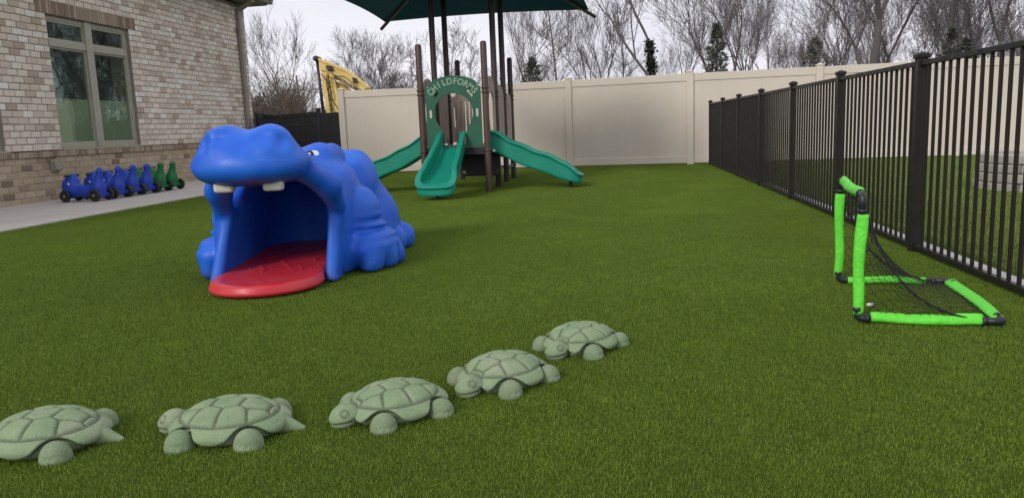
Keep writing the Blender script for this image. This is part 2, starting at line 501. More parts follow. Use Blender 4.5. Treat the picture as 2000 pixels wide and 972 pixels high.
# ------------------------------------------------------------------ camera (1.5 kpx focal on a 2 kpx wide frame)
th, psi, rho = R(9.016), R(7.675), .04
fw = Vector((-math.sin(psi)*math.cos(th), math.cos(psi)*math.cos(th), -math.sin(th)))
rt = Vector((math.cos(psi), math.sin(psi), 0)); up = rt.cross(fw)
r2 = math.cos(rho)*rt - math.sin(rho)*up; u2 = math.sin(rho)*rt + math.cos(rho)*up
cam = bpy.data.cameras.new('camera'); co = bpy.data.objects.new('camera', cam); col.objects.link(co)
co.matrix_world = Matrix(((r2.x, u2.x, -fw.x, 0), (r2.y, u2.y, -fw.y, 0), (r2.z, u2.z, -fw.z, .88), (0, 0, 0, 1)))
cam.sensor_width = 36; cam.lens = 27; cam.clip_start = .05; cam.clip_end = 2000
sc.camera = co

# ------------------------------------------------------------------ world and sun
SUN_EL, SUN_DIR = R(30), Vector((2.3, 4.2, 0)).normalized()   # direction the light travels
w = bpy.data.worlds.new('World'); sc.world = w; w.use_nodes = True
t = w.node_tree; nn = t.nodes; ll = t.links
bg = nn['Background']; bg.inputs[1].default_value = .14
sky = nn.new('ShaderNodeTexSky'); sky.sky_type = 'NISHITA'; sky.sun_disc = False
sky.sun_elevation = SUN_EL; sky.sun_rotation = math.atan2(-SUN_DIR.x, -SUN_DIR.y)
sky.air_density = 1; sky.dust_density = 3
tc = nn.new('ShaderNodeTexCoord')
mp = nn.new('ShaderNodeMapping'); mp.inputs['Scale'].default_value = (1, 1, 3.0)
ll.new(tc.outputs['Generated'], mp.inputs[0])
cn = nn.new('ShaderNodeTexNoise'); cn.inputs['Scale'].default_value = 2.6; cn.inputs['Detail'].default_value = 6; cn.inputs['Roughness'].default_value = .55; cn.inputs['Distortion'].default_value = .4
ll.new(mp.outputs[0], cn.inputs[0])
cr = nn.new('ShaderNodeValToRGB'); e = cr.color_ramp.elements
e[0].position = .34; e[0].color = (4.1, 4.02, 4.45, 1); e[1].position = .64; e[1].color = (4.95, 4.87, 5.2, 1)
ll.new(cn.outputs['Fac'], cr.inputs[0])
mx = nn.new('ShaderNodeMix'); mx.data_type = 'RGBA'; mx.inputs[0].default_value = .93
ll.new(sky.outputs[0], mx.inputs[6]); ll.new(cr.outputs[0], mx.inputs[7]); ll.new(mx.outputs[2], bg.inputs[0])
sun = bpy.data.lights.new('sun', 'SUN'); sun.energy = 1.05; sun.angle = R(18); sun.color = (1, .95, .88)
so = bpy.data.objects.new('sun', sun); col.objects.link(so)
ld = Vector((SUN_DIR.x*math.cos(SUN_EL), SUN_DIR.y*math.cos(SUN_EL), -math.sin(SUN_EL)))
so.rotation_euler = ld.to_track_quat('-Z', 'Y').to_euler()
sc.view_settings.view_transform = 'Standard'; sc.view_settings.look = 'None'; sc.view_settings.gamma = 1
sc.view_settings.exposure = 0.50
sc.render.engine = 'CYCLES'

# ------------------------------------------------------------------ ground, sidewalk, strips
b = MB(); b.add([(-600, -600, 0), (600, -600, 0), (600, 900, 0), (-600, 900, 0)], [(0, 1, 2, 3)])
tag(b.build('ground', M['ground']), kind='structure')
b = MB()
rnd = random.Random(4)
y = 2.0
while y < 18.0:
    b.bbox(-8.79, -6.35, y+.004, y+1.516, -.08, .022, .006); y += 1.52
tag(b.build('sidewalk', M['concrete']), kind='structure')
b = MB()
y = 1.0
while y < 15.5:
    b.box(1.935, 2.02, y+.003, y+1.2, -.05, .030); y += 1.203
tag(b.build('mow_strip', M['kerb']), kind='structure')

rq = random.Random(9); b = MB()
for k in range(110):
    cx_, cy_ = (rq.gauss(-.9, .8), rq.gauss(9.6, .7)) if k < 90 else (rq.uniform(-4, 1.6), rq.uniform(2.5, 9))
    a_ = rq.uniform(0, 6); r1 = rq.uniform(.0025, .006); b.bbox(-r1, r1, -r1*.6, r1*.6, .012, .012+r1*.6, .001, Matrix.Translation((cx_, cy_, .004)) @ Matrix.Rotation(a_, 4, 'Z'))
tag(b.build('turf_debris', M['stone']), 'pale crumbs and bits scattered over the turf', 'debris', kind='stuff')

def grass(name, mat, x0, x1, y0, y1, dens, hmin, hmax, wid, seed, T=.4, lean=.9):
    rs = np.random.RandomState(seed)
    n = int(dens*T*T)
    px = rs.uniform(-T/2, T/2, n); py = rs.uniform(-T/2, T/2, n)
    az = rs.uniform(0, 2*PI, n); h = rs.uniform(hmin, hmax, n); wd = rs.uniform(.7, 1.3, n)*wid
    la = rs.uniform(0, 2*PI, n); lm = rs.uniform(.1, lean, n)*h
    V = np.zeros((n, 5, 3)); cx, cy = np.cos(az)*wd/2, np.sin(az)*wd/2
    lx, ly = np.cos(la)*lm, np.sin(la)*lm
    V[:, 0] = np.stack([px-cx, py-cy, 0*h], 1); V[:, 1] = np.stack([px+cx, py+cy, 0*h], 1)
    V[:, 2] = np.stack([px+cx*.8+lx*.35, py+cy*.8+ly*.35, h*.6], 1); V[:, 3] = np.stack([px-cx*.8+lx*.35, py-cy*.8+ly*.35, h*.6], 1)
    V[:, 4] = np.stack([px+lx, py+ly, h*(1-.35*lm/h)], 1)
    base = np.arange(n)*5
    q = np.stack([base, base+1, base+2, base+3], 1); tr = np.stack([base+3, base+2, base+4], 1)
    faces = [tuple(x) for x in q] + [tuple(x) for x in tr]
    me = bpy.data.meshes.new(name); me.from_pydata(V.reshape(-1, 3).tolist(), [], faces)
    tone = np.clip(rs.beta(2.0, 2.6, n), 0, 1)
    a = me.attributes.new('tone', 'FLOAT', 'FACE'); a.data.foreach_set('value', np.concatenate([tone, tone]).astype(np.float32))
    o = link(name, me, mat)
    ng = bpy.data.node_groups.new(name+'_nodes', 'GeometryNodeTree')
    ng.interface.new_socket('Geometry', in_out='INPUT', socket_type='NodeSocketGeometry')
    ng.interface.new_socket('Geometry', in_out='OUTPUT', socket_type='NodeSocketGeometry')
    gi = ng.nodes.new('NodeGroupInput'); go = ng.nodes.new('NodeGroupOutput')
    nx = max(2, int(round((x1-x0)/T))); ny = max(2, int(round((y1-y0)/T)))
    gr = ng.nodes.new('GeometryNodeMeshGrid')
    gr.inputs['Size X'].default_value = (nx-1)*T; gr.inputs['Size Y'].default_value = (ny-1)*T
    gr.inputs['Vertices X'].default_value = nx; gr.inputs['Vertices Y'].default_value = ny
    tf = ng.nodes.new('GeometryNodeTransform'); tf.inputs['Translation'].default_value = ((x0+x1)/2, (y0+y1)/2, 0)
    ri = ng.nodes.new('FunctionNodeRandomValue'); ri.data_type = 'INT'
    ri.inputs[4].default_value = 0; ri.inputs[5].default_value = 3; ri.inputs['Seed'].default_value = seed
    mu = ng.nodes.new('ShaderNodeMath'); mu.operation = 'MULTIPLY'; mu.inputs[1].default_value = PI/2
    cb = ng.nodes.new('ShaderNodeCombineXYZ')
    ip = ng.nodes.new('GeometryNodeInstanceOnPoints')
    L = ng.links
    L.new(gr.outputs['Mesh'], tf.inputs['Geometry']); L.new(tf.outputs[0], ip.inputs['Points'])
    L.new(gi.outputs[0], ip.inputs['Instance']); L.new(ri.outputs[2], mu.inputs[0]); L.new(mu.outputs[0], cb.inputs['Z'])
    L.new(cb.outputs[0], ip.inputs['Rotation']); L.new(ip.outputs[0], go.inputs[0])
    md = o.modifiers.new('field', 'NODES'); md.node_group = ng
    return o
tag(grass('turf_grass', M['turf'], -6.35, 1.90, .6, 16.1, 42000, .007, .0135, .0017, 3),
    'short green artificial turf covering the play yard', 'turf', kind='stuff')
tag(grass('lawn_grass', M['lawn'], 2.06, 11.0, 1.5, 16.0, 6500, .02, .045, .005, 5),
    'paler lawn grass beyond the black picket fence', 'grass', kind='stuff')

# ------------------------------------------------------------------ brick building
WX = -8.80
Y0, Y1 = 3.0, 18.32
bld = empty('brick_building', (WX, 12, 0))
tag(bld, 'cream and tan brick building with taupe framed windows beside the sidewalk', 'building')
def local(o):  # keep world coordinates of a part of the building
    o.matrix_parent_inverse = Matrix.Translation((-WX, -12, 0))
    return o
wins = [(8.15, 10.30), (11.48, 13.60)]
WZ0, WZ1 = .82, 2.93
def rects_hit(a0, a1, z0, z1, pad=0):
    for (w0, w1) in wins:
        if a1 > w0-pad and a0 < w1+pad and z1 > WZ0-.0 and z0 < WZ1: return (w0-pad, w1+pad)
    return None
def bricks(zlo, zhi, ch, bl, seed, x_face, lint=True):
    rn = random.Random(seed); bb = MB()
    nz = int(round((zhi-zlo)/ch)); g = .014
    for r in range(nz):
        z0 = zlo+r*ch+g/2; z1 = zlo+(r+1)*ch-g/2
        y = Y0 - (bl/2 if r % 2 else 0)
        while y < Y1:
            segs = [(max(y, Y0), min(y+bl-g, Y1))]
            out = []
            for (a, c) in segs:
                cuts = [(a, c)]
                zones = []
                if z1 > WZ0+.01 and z0 < WZ1-.01: zones += [(w0, w1) for w0, w1 in wins]
                if lint and z1 > WZ1+.01 and z0 < WZ1+.20: zones += [(w0-.20, w1+.20) for w0, w1 in wins]
                for (w0, w1) in zones:
                    nc = []
                    for (p, q) in cuts:
                        if q <= w0 or p >= w1: nc.append((p, q)); continue
                        if p < w0: nc.append((p, w0-.002))
                        if q > w1: nc.append((w1+.002, q))
                    cuts = nc
                out += cuts
            for (a, c) in out:
                if c-a < .03: continue
                j = lambda s=.0025: rn.uniform(-s, s)
                x1 = x_face + rn.uniform(-.003, .004)
                zz0, zz1 = z0+j(), z1+j(); a2, c2 = a+j(), c+j()
                bvl = .006
                vs = [(x_face-.02, a2, zz0), (x_face-.02, c2, zz0), (x_face-.02, c2, zz1), (x_face-.02, a2, zz1),
                      (x1-.004, a2, zz0), (x1-.004, c2, zz0), (x1-.004, c2, zz1), (x1-.004, a2, zz1),
                      (x1+j(.002), a2+bvl, zz0+bvl), (x1+j(.002), c2-bvl, zz0+bvl), (x1+j(.002), c2-bvl, zz1-bvl), (x1+j(.002), a2+bvl, zz1-bvl)]
                fs = [(0, 1, 5, 4), (1, 2, 6, 5), (2, 3, 7, 6), (3, 0, 4, 7), (4, 5, 9, 8), (5, 6, 10, 9), (6, 7, 11, 10), (7, 4, 8, 11), (8, 9, 10, 11)]
                bb.add(vs, fs, False, rn.random())
            y += bl
    return bb
# wall body with window openings (mortar), one solid per band
def wallbody(z0, z1, x_face, name, mat):
    bb = MB(); cuts = [Y0]
    if z1 > 1.2:
        ys = [Y0]
        for w0, w1 in wins: ys += [w0, w1]
        ys.append(Y1-.001)
        for k in range(0, len(ys), 2): bb.box(x_face-.22, x_face, ys[k], ys[k+1], z0, z1)
        for w0, w1 in wins: bb.box(x_face-.22, x_face, w0, w1, WZ1, z1); bb.box(x_face-.22, x_face, w0, w1, z0, WZ0)
    else: bb.box(x_face-.25, x_face, Y0, Y1, z0, z1)
    return bb
up_ = wallbody(.80, 4.02, WX-.008, 'a', None)
local(up_.build('upper_wall', M['mortar_up'], bld))
local(bricks(.80, 4.00, .1016, .212, 11, WX).build('upper_brickwork', M['brick_up'], bld, 'tone'))
local(wallbody(-.05, .70, WX+.022, 'b', None).build('lower_wall', M['mortar_low'], bld))
local(bricks(.0, .70, .1, .212, 12, WX+.030, False).build('lower_brickwork', M['brick_low'], bld, 'tone'))
# brick ledge (rowlock) between the two
bb = MB(); rn = random.Random(5); y = Y0
while y < Y1:
    bb.bbox(WX-.1, WX+.055+rn.uniform(-.003, .003), y, min(y+.066, Y1+.03), .702, .788+rn.uniform(-.003, .003), .004)
    for _ in range(len(bb.f)-len(bb.val)): pass
    y += .0725
n0 = len(bb.f); per = 26
bb.val = [random.Random(i//max(1, (n0//max(1, int((Y1-Y0)/.0725)+1)))).random() for i in range(n0)]
local(bb.build('ledge', M['brick_brown'], bld, 'tone'))
lm = MB(); lm.box(WX-.11, WX+.046, Y0, Y1, .70, .783)
local(lm.build('ledge_mortar', M['mortar_low'], bld))
# soldier lintels over each window
for (w0, w1) in wins:
    bb = MB(); y = w0-.195; k = 0
    cnt = []
    while y < w1+.15:
        before = len(bb.f)
        bb.bbox(WX-.09, WX+.004+rn.uniform(-.002, .003), y+.003, y+.066, WZ1+.002, WZ1+.205, .004)
        v_ = rn.random()
        cnt += [v_]*(len(bb.f)-before); y += .0725
    bb.val = cnt
    local(bb.build('lintel', M['brick_brown'], bld, 'tone'))
# back wall of the building round the corner
bb = MB(); bb.box(-16, WX-.23, Y1-.25, Y1-.01, -.05, 4.02)
local(bb.build('rear_wall', M['mortar_up'], bld))
# windows
for (w0, w1) in wins:
    xf = WX-.085
    fr = MB(); mid = (w0+w1)/2-.02
    fr.bbox(xf-.07, xf+.02, w0+.002, w0+.075, WZ0+.005, WZ1-.002, .006)
    fr.bbox(xf-.07, xf+.02, w1-.075, w1-.002, WZ0+.005, WZ1-.002, .006)
    fr.bbox(xf-.07, xf+.045, mid-.085, mid+.085, WZ0+.012, WZ1-.006, .008)
    fr.bbox(xf-.07, xf+.017, w0+.073, w1-.073, WZ1-.075, WZ1-.004, .006)
    fr.bbox(xf-.07, xf+.017, w0+.073, w1-.073, WZ0+.007, WZ0+.075, .006)
    fr.bbox(xf-.07, xf+.03, w0+.070, mid-.083, 2.44, 2.55, .008)
    fr.bbox(xf-.07, xf+.03, mid+.083, w1-.070, 2.44, 2.55, .008)
    wo = local(fr.build('window', M['frame'], bld))
    for (a, c) in ((w0+.075, mid-.085), (mid+.085, w1-.075)):
        sb = MB()
        for z0, z1 in ((WZ0+.075, 2.44), (2.55, WZ1-.075)):
            tt = .028
            sb.box(xf-.05, xf+.004, a, a+tt, z0, z1); sb.box(xf-.05, xf+.004, c-tt, c, z0, z1)
            sb.box(xf-.05, xf+.0035, a+tt, c-tt, z0, z0+tt); sb.box(xf-.05, xf+.0035, a+tt, c-tt, z1-tt, z1)
        sb.build('sash', M['frame'], wo)
        gb = MB()
        for z0, z1 in ((WZ0+.10, 2.415), (2.575, WZ1-.10)):
            gb.add([(xf-.02, a+.02, z0), (xf-.02, c-.02, z0), (xf-.02, c-.02, z1), (xf-.02, a+.02, z1)], [(0, 1, 2, 3)])
        gb.build('glass', M['glass'], wo)
        refl_ = MB(); refl_.box(xf-.045, xf-.040, a+.01, c-.01, WZ0+.05, 1.60)  # added panel whose pale tone imitates the fence reflected in the glass
        refl_.box(xf-.052, xf-.035, a+.01, c-.01, 1.601, 1.625)
        refl_.build('reflection_panel', M['fence_reflection'], wo)
    rb = MB(); rb.box(xf-.6, xf-.55, w0-.3, w1+.3, WZ0-.3, WZ1+.2)
    rb.build('room_back', M['room'], wo)
    si = MB(); si.bbox(WX-.10, WX+.012, w0+.003, w1-.003, WZ0-.028, WZ0+.006, .004)
    si.build('sill', M['frame'], wo)
# roof, eave, gutter
rf = MB()
ov = .42
rf.box(WX-7, WX+ov, Y0-.5, Y1+ov, 4.06, 4.09)
ro = MB()
ro.add([(WX+ov+.02, Y0-.5, 4.20), (WX+ov+.02, Y1+ov+.02, 4.20), (WX-5.5, Y1-5.5, 7.0), (WX-5.5, Y0-.5, 7.0), (WX-12, Y1+ov+.02, 4.20),
        (WX+ov+.02, Y0-.5, 4.10), (WX+ov+.02, Y1+ov+.02, 4.10), (WX-12, Y1+ov+.02, 4.10)],
       [(0, 1, 2, 3), (1, 4, 2), (5, 6, 1, 0), (6, 7, 4, 1)])
roof = local(ro.build('roof', M['shingle'], bld))
rf.build('soffit', M['soffit'], roof)
gt = MB()
def gutter(p0, p1, nrm):
    prof = [(0, 0), (.0, -.11), (.06, -.125), (.085, -.10), (.095, -.05), (.12, -.03), (.12, .0)]
    vs = []; 
    for p in (p0, p1):
        for (o_, z) in prof: vs.append((p[0]+nrm[0]*o_, p[1]+nrm[1]*o_, p[2]+z))
    n = len(prof); gt.add(vs, [(i, i+1, i+1+n, i+n) for i in range(n-1)] + [tuple(range(n)), tuple(reversed(range(n, 2*n)))])
gutter((WX+ov, Y0-.5, 4.22), (WX+ov, Y1+ov+.12, 4.22), (1, 0))
gutter((WX+ov+.12, Y1+ov, 4.22), (WX-7, Y1+ov, 4.22), (0, 1))
gt.build('gutter', M['gutter'], roof)
ds = MB()
ds.bbox(WX+.02, WX+.10, 17.86, 17.99, .12, 3.86, .012)
ds.bbox(WX+.02, WX+.24, 17.862, 17.988, .04, .13, .012, Matrix.Identity(4))
Mx = Matrix.Translation((WX+.06, 0, 3.86)) @ Matrix.Rotation(R(62), 4, 'Y')
ds.bbox(-.04, .04, 17.86, 17.99, -.01, .44, .012, Mx)
for z in (.6, 2.0, 3.4): ds.bbox(WX+.012, WX+.108, 17.83, 18.02, z, z+.03, .003)
local(ds.build('downspout', M['gutter'], bld))
vt = MB()
vt.bbox(WX+.03, WX+.06, 11.10, 11.28, .46, .66, .008)
vt.add([(WX+.06, 11.12, .645), (WX+.06, 11.26, .645), (WX+.06, 11.26, .475), (WX+.06, 11.12, .475),
        (WX+.125, 11.13, .50), (WX+.125, 11.25, .50), (WX+.115, 11.25, .475), (WX+.115, 11.13, .475), (WX+.10, 11.13, .62), (WX+.10, 11.25, .62)],
       [(0, 8, 9, 1), (8, 4, 5, 9), (4, 7, 6, 5), (0, 3, 7, 4, 8), (1, 9, 5, 6, 2), (3, 2, 6, 7)])
local(vt.build('vent_hood', M['gutter'], bld))

# ------------------------------------------------------------------ cream vinyl fence
vf = empty('privacy_fence', (0, 16, 0))
tag(vf, 'tall cream vinyl privacy fence across the back of the yard', 'fence')
vpts = [(-5.72, 16.12), (-3.30, 16.22), (-.87, 16.10), (1.54, 15.72), (3.93, 15.58), (6.35, 15.40), (8.77, 15.2), (11.2, 15.0)]
off = Vector((0, 16, 0))
for i, (x, y) in enumerate(vpts):
    pb = MB(); a = math.atan2(vpts[min(i+1, 7)][1]-vpts[max(i-1, 0)][1], vpts[min(i+1, 7)][0]-vpts[max(i-1, 0)][0])
    Mx = Matrix.Translation(Vector((x, y, 0))-off) @ Matrix.Rotation(a, 4, 'Z')
    pb.bbox(-.064, .064, -.064, .064, -.03, 1.80, .008, Mx)
    pb.add([tuple(Mx @ Vector(q)) for q in [(-.075, -.075, 1.80), (.075, -.075, 1.80), (.075, .075, 1.80), (-.075, .075, 1.80), (-.075, -.075, 1.815), (.075, -.075, 1.815), (.075, .075, 1.815), (-.075, .075, 1.815), (0, 0, 1.845)]],
           [(0, 3, 2, 1), (0, 1, 5, 4), (1, 2, 6, 5), (2, 3, 7, 6), (3, 0, 4, 7), (4, 5, 8), (5, 6, 8), (6, 7, 8), (7, 4, 8)])
    pb.build('post', M['vinyl'], vf)
    if i < 7:
        x2, y2 = vpts[i+1]; L = math.hypot(x2-x, y2-y); a = math.atan2(y2-y, x2-x)
        Mx = Matrix.Translation(Vector((x, y, 0))-off) @ Matrix.Rotation(a, 4, 'Z')
        q = MB()
        q.bbox(.05, L-.05, -.026, .026, 1.63, 1.775, .006, Mx)
        q.bbox(.05, L-.05, -.026, .026, .03, .165, .006, Mx)
        n = int((L-.13)/.152); wdt = (L-.13)/n
        for k in range(n):
            q.bbox(.065+k*wdt+.0002, .065+(k+1)*wdt-.0002, -.011, .011, .166, 1.629, .0005, Mx)
        q.build('fence_panel', M['vinyl'], vf)

# ------------------------------------------------------------------ charcoal gate and panel at the back left
gp = empty('charcoal_gate', (-7.2, 17.4, 0))
tag(gp, 'solid charcoal gate between the brick building and the cream fence', 'gate')
A = Vector((-8.72, 18.40, 0)); B = Vector((-6.45, 16.62, 0)); Cc = Vector((-5.80, 16.17, 0))
off = Vector((-7.2, 17.4, 0))
def seg(A, B, f, name, mat, t=.02):
    q = MB(); L = (B-A).length; a = math.atan2(B.y-A.y, B.x-A.x)
    Mx = Matrix.Translation(A-off) @ Matrix.Rotation(a, 4, 'Z'); f(q, L, Mx)
    return q.build(name, mat, gp)
seg(A, B, lambda q, L, Mx: [q.bbox(.06, L-.05, -.015, .015, .06, 1.36, .004, Mx)], 'gate_leaf', M['black_panel'])
seg(A, B, lambda q, L, Mx: [q.bbox(.05, L-.04, -.028, .028, 1.30, 1.385, .005, Mx), q.bbox(.05, L-.04, -.028, .028, 1.09, 1.12, .003, Mx), q.bbox(.05, L-.04, -.028, .028, .06, .13, .005, Mx)], 'gate_frame', M['black_panel'])
seg(A, B, lambda q, L, Mx: [q.box(.5, L-.35, -.0305, -.0285, 1.117, 1.124, 0, Mx), q.box(.6, L-.30, -.0305, -.0285, 1.052, 1.058, 0, Mx)], 'edge_trim', M['gate_line'])
seg(B, Cc, lambda q, L, Mx: [q.bbox(.04, L, -.015, .015, .06, 1.34, .004, Mx)], 'side_panel', M['black_panel'])
for P_ in (A, B):
    q = MB(); c = P_-off
    q.bbox(c.x-.045, c.x+.045, c.y-.045, c.y+.045, -.02, 1.43, .006)
    q.bbox(c.x-.055, c.x+.055, c.y-.055, c.y+.055, 1.43, 1.455, .006)
    q.build('post', M['black_panel'], gp)
q = MB(); c = A+(B-A)*.13-off; q.bbox(c.x-.05, c.x+.05, c.y-.08, c.y-.02, 1.33, 1.44, .01); q.tube([(c.x, c.y-.04, 1.40), (c.x+.35, c.y-.30, 1.385)], .016, 8)
q.build('latch', M['black_panel'], gp)

# ------------------------------------------------------------------ black picket fence
bf = empty('picket_fence', (1.885, 8, 0))
tag(bf, 'black metal picket fence running down the right side of the turf', 'fence')
py = [15.38, 13.70, 12.0, 10.25, 8.50, 6.80, 5.10, 3.40, 1.70]
for i, y in enumerate(py):
    q = MB(); s = .029
    q.bbox(-s, s, y-8-s, y-8+s, -.02, 1.195, .004)
    q.bbox(-s-.009, s+.009, y-8-s-.009, y-8+s+.009, 1.195, 1.222, .006)
    q.add([(-.034, y-8-.034, 1.222), (.034, y-8-.034, 1.222), (.034, y-8+.034, 1.222), (-.034, y-8+.034, 1.222), (0, y-8, 1.236)], [(0, 1, 4), (1, 2, 4), (2, 3, 4), (3, 0, 4)])
    q.build('post', M['fence'], bf)
    if i < len(py)-1:
        y2 = py[i+1]; q = MB()
        q.bbox(-.016, .016, y2-8+.029, y-8-.029, 1.150, 1.180, .003)
        q.bbox(-.016, .016, y2-8+.029, y-8-.029, .018, .052, .003)
        L = y-y2-2*s; n = 16
        for k in range(1, n+1):
            c = y2-8+s + L*k/(n+1)
            q.box(-.0078, .0078, c-.0078, c+.0078, .053, 1.149)
        q.build('picket_panel', M['fence'], bf)

# ------------------------------------------------------------------ pale stone blocks beyond the fence
sw = empty('stone_ring', (4.75, 8.9, 0))
tag(sw, 'low stack of pale stone blocks on the lawn beyond the picket fence', 'stone wall')
rn = random.Random(8)
for c in range(4):
    q = MB()
    for k in range(9):
        a = PI + (k-4.5+.5*(c % 2))*.36 - .1
        rr = .72 - c*.012
        Mx = Matrix.Translation((rr*math.cos(a), rr*math.sin(a), c*.098)) @ Matrix.Rotation(a, 4, 'Z')
        q.bbox(-.09-rn.uniform(0, .02), .09, -.125, .125, .003, .095, .016, Mx)
    q.build('block_course', M['stone'], sw)

# ------------------------------------------------------------------ hippo
def hippo_f(p):
    l, d, z = p
    t_ = np.clip((d-.45)/.6, 0, 1)
    l2 = l - .055*t_*t_*(3-2*t_)
    lc = l - .045*np.clip((z-.05)/.35, 0, 1); qc = (np.abs(lc), d, z)
    q = (np.abs(l), d, z); p2 = (l2, d, z); q2 = (np.abs(l2), d, z); al = np.abs(l2)
    s = sd_ell(p, (0, .215, .742), (.322, .235, .128))                 # muzzle
    s = smin(s, sd_ell(p, (0, .18, .705), (.290, .20, .090)), .05)   # fleshy lower edge
    s = smin(s, sd_ell(q, (.135, .17, .835), (.115, .135, .100)), .07) # nostril lobes
    s = smin(s, sd_ell(q, (.115, .24, .885), (.085, .10, .058)), .05)
    s = smin(s, sd_ell(p, (0, .50, .720), (.215, .33, .140)), .08)     # bridge
    s = smin(s, sd_ell(p2, (0, .88, .57), (.365, .33, .225)), .10)     # skull
    s = smin(s, sd_ell(q2, (.175, .92, .745), (.112, .13, .082)), .05) # brow
    s = smin(s, sd_ell(q2, (.215, 1.08, .725), (.085, .105, .092)), .06) # ear
    s = smin(s, sd_ell(q2, (.33, .92, .28), (.105, .40, .38)), .08)    # cheek walls
    s = smin(s, sd_cap(qc, (.24, .32, .665), (.320, .44, .58), .068, .072), .07)
    s = smin(s, sd_cap(qc, (.320, .44, .58), (.345, .545, .455), .072, .055), .05)
    tw = .22*np.clip(.45-z, 0, .45)
    s = smin(s, sd_rbox((np.abs(lc)-.02*np.clip((.3-z)/.3, 0, 1), d+tw, z), (.326, .605, .20), (.042, .085, .26), .036), .022)
    s = smin(s, sd_ell(p2, (0, 1.12, .38), (.37, .36, .31)), .09)
    bx = sd_rbox(p2, (0, 1.56, .30), (.415, .36, .445), .25)            # boxy rump
    bx = bx + .07*np.clip((z-.28)/.5, 0, 1)*np.clip((al-.2)/.3, 0, 1)
    s = smin(s, bx, .07)
    s = smin(s, sd_ell(q2, (.285, 1.53, .53), (.160, .23, .225)), .10)
    s = smin(s, sd_ell(p2, (0, 1.62, .12), (.53, .45, .24)), .10)
    s = smin(s, sd_ell(q2, (.405, .95, .33), (.135, .20, .210)), .018)  # shoulder
    s = smin(s, sd_ell(q2, (.475, .96, .14), (.165, .30, .15)), .05)
    for (a, b_, r) in ((.505, .74, .085), (.560, .88, .088), (.580, 1.03, .088), (.56, 1.17, .080)):
        s = smin(s, sd_ell((np.abs(l2)+.03*(l2 < 0), d, z), (a+.012, b_, .070), (r*.86, r*.86, r+.01)), .026)
    s = smin(s, sd_ell(q2, (.395, 1.64, .22), (.17, .27, .27)), .10)     # thigh
    for (a, b_, r) in ((.535, 1.58, .085), (.575, 1.72, .09), (.54, 1.85, .085)):
        s = smin(s, sd_ell(q2, (a, b_, .085), (r*1.05, r*1.0, r+.02)), .022)
    # skin folds on the shoulders and flanks
    m1 = np.exp(-(((al-.52)/.12)**2 + ((d-.97)/.22)**2 + ((z-.26)/.085)**2))
    s = s + .016*m1*np.sin(z*2*PI/.065 + 2.2*d)
    m2 = np.exp(-(((al-.22)/.20)**2 + ((d-1.235)/.05)**2 + ((z-.70)/.10)**2))
    s = s + .030*m2
    # uneven hand-sculpted skin
    s = s + .0045*np.sin(9*l+5*z+1)*np.sin(11*d+4*z)*np.sin(13*z+3*l) + .0018*np.sin(31*l2+7*d)*np.sin(27*d+9*z)
    # dents on the muzzle
    s = smax(s, -sd_ell(q, (.125, .035, .890), (.060, .055, .028)), .06)
    s = smax(s, -sd_ell(q, (.215, .06, .865), (.030, .06, .040)), .05)
    s = smin(s, sd_ell(p, (0, .22, .84), (.10, .14, .075)), .06)
    # cavity: mouth and crawl space
    az = np.maximum(z, 0)
    cav = ((np.abs(lc-.0)/.292)**4 + (az/.610)**4 + 1e-9)**.25 - 1
    cav = cav*.28
    cav = smax(cav, d-1.62, .34)
    cav = smax(cav, -(d+.3), .01)
    s = smax(s, -cav, .020)
    s = smax(s, -z+.012, .012)
    return s
H = empty('hippo_crawl_tunnel', (-1.955, 3.86, 0), R(9))
tag(H, 'big blue plastic hippo with wide open mouth and red tongue on the turf', 'play sculpture')
me = net_mesh('hippo_body', hippo_f, (-.78, -.06, -.02), (.78, 2.06, 1.0), .0115)
link('body', me, M['hippo'], H)
def tongue_f(p):
    l, d, z = p
    cd = np.maximum(.34-d, 0)
    l = l+.012
    u_ = l*34 + 2.2*np.sin(d*8+1) + 1.3*np.sin(l*17+d*6)
    ridge = np.exp(-(np.sin(u_)/.30)**2)*np.clip(np.sin(d*19+l*13+2*np.sin(l*9))*2, 0, 1)*np.clip((d-.36)/.1, 0, 1)*(np.abs(l) < .25)
    rad = np.sqrt(l*l + cd*cd) - .325
    top = .080 + .025*np.clip(d-.3, 0, 2) + .0065*ridge
    s = smax(rad+.35*np.clip(z-.03, 0, 1), z-top, .022)
    s = smax(s, .012-z, .03)
    s = smax(s, d-1.60, .02)
    # shallow dish inside the rim
    r2_ = np.sqrt(l*l + cd*cd) - .255
    dish = smax(r2_, -(z-(top-.004)), .05)
    s = smax(s, -dish, .02)
    # centre dimple at the tip
    s = smax(s, -sd_ell(p, (-.02, .12, .10), (.035, .09, .02)), .02)
    side = np.where(d > .42, np.abs(l-.012)-.30, -1)
    return np.maximum(s, side)
link('tongue', net_mesh('tongue', tongue_f, (-.38, -.04, -.01), (.38, 1.64, .16), .0065), M['tongue'], H)
for s_ in (-1, 1):
    f = lambda p, s_=s_: sd_rbox(p, (.133*s_, .13, .622), (.054, .035, .036), .018) + .004*np.cos((p[0]-.15*s_)*2*PI/.037)*0
    link('tooth', net_mesh('tooth', f, (.150*s_-.08, .07, .55), (.150*s_+.08, .19, .67), .006), M['tooth'], H)
def ball(name, c, r, mat, parent, rot=None, n=18):
    q = MB(); prof = [(max(1e-4, math.sin(PI*i/12)), -math.cos(PI*i/12)) for i in range(13)]
    Mx = Matrix.Translation(c) @ (rot if rot else Matrix.Identity(4)) @ Matrix.Diagonal((*r, 1))
    q.lathe(prof, n, Mx); return q.build(name, mat, parent)
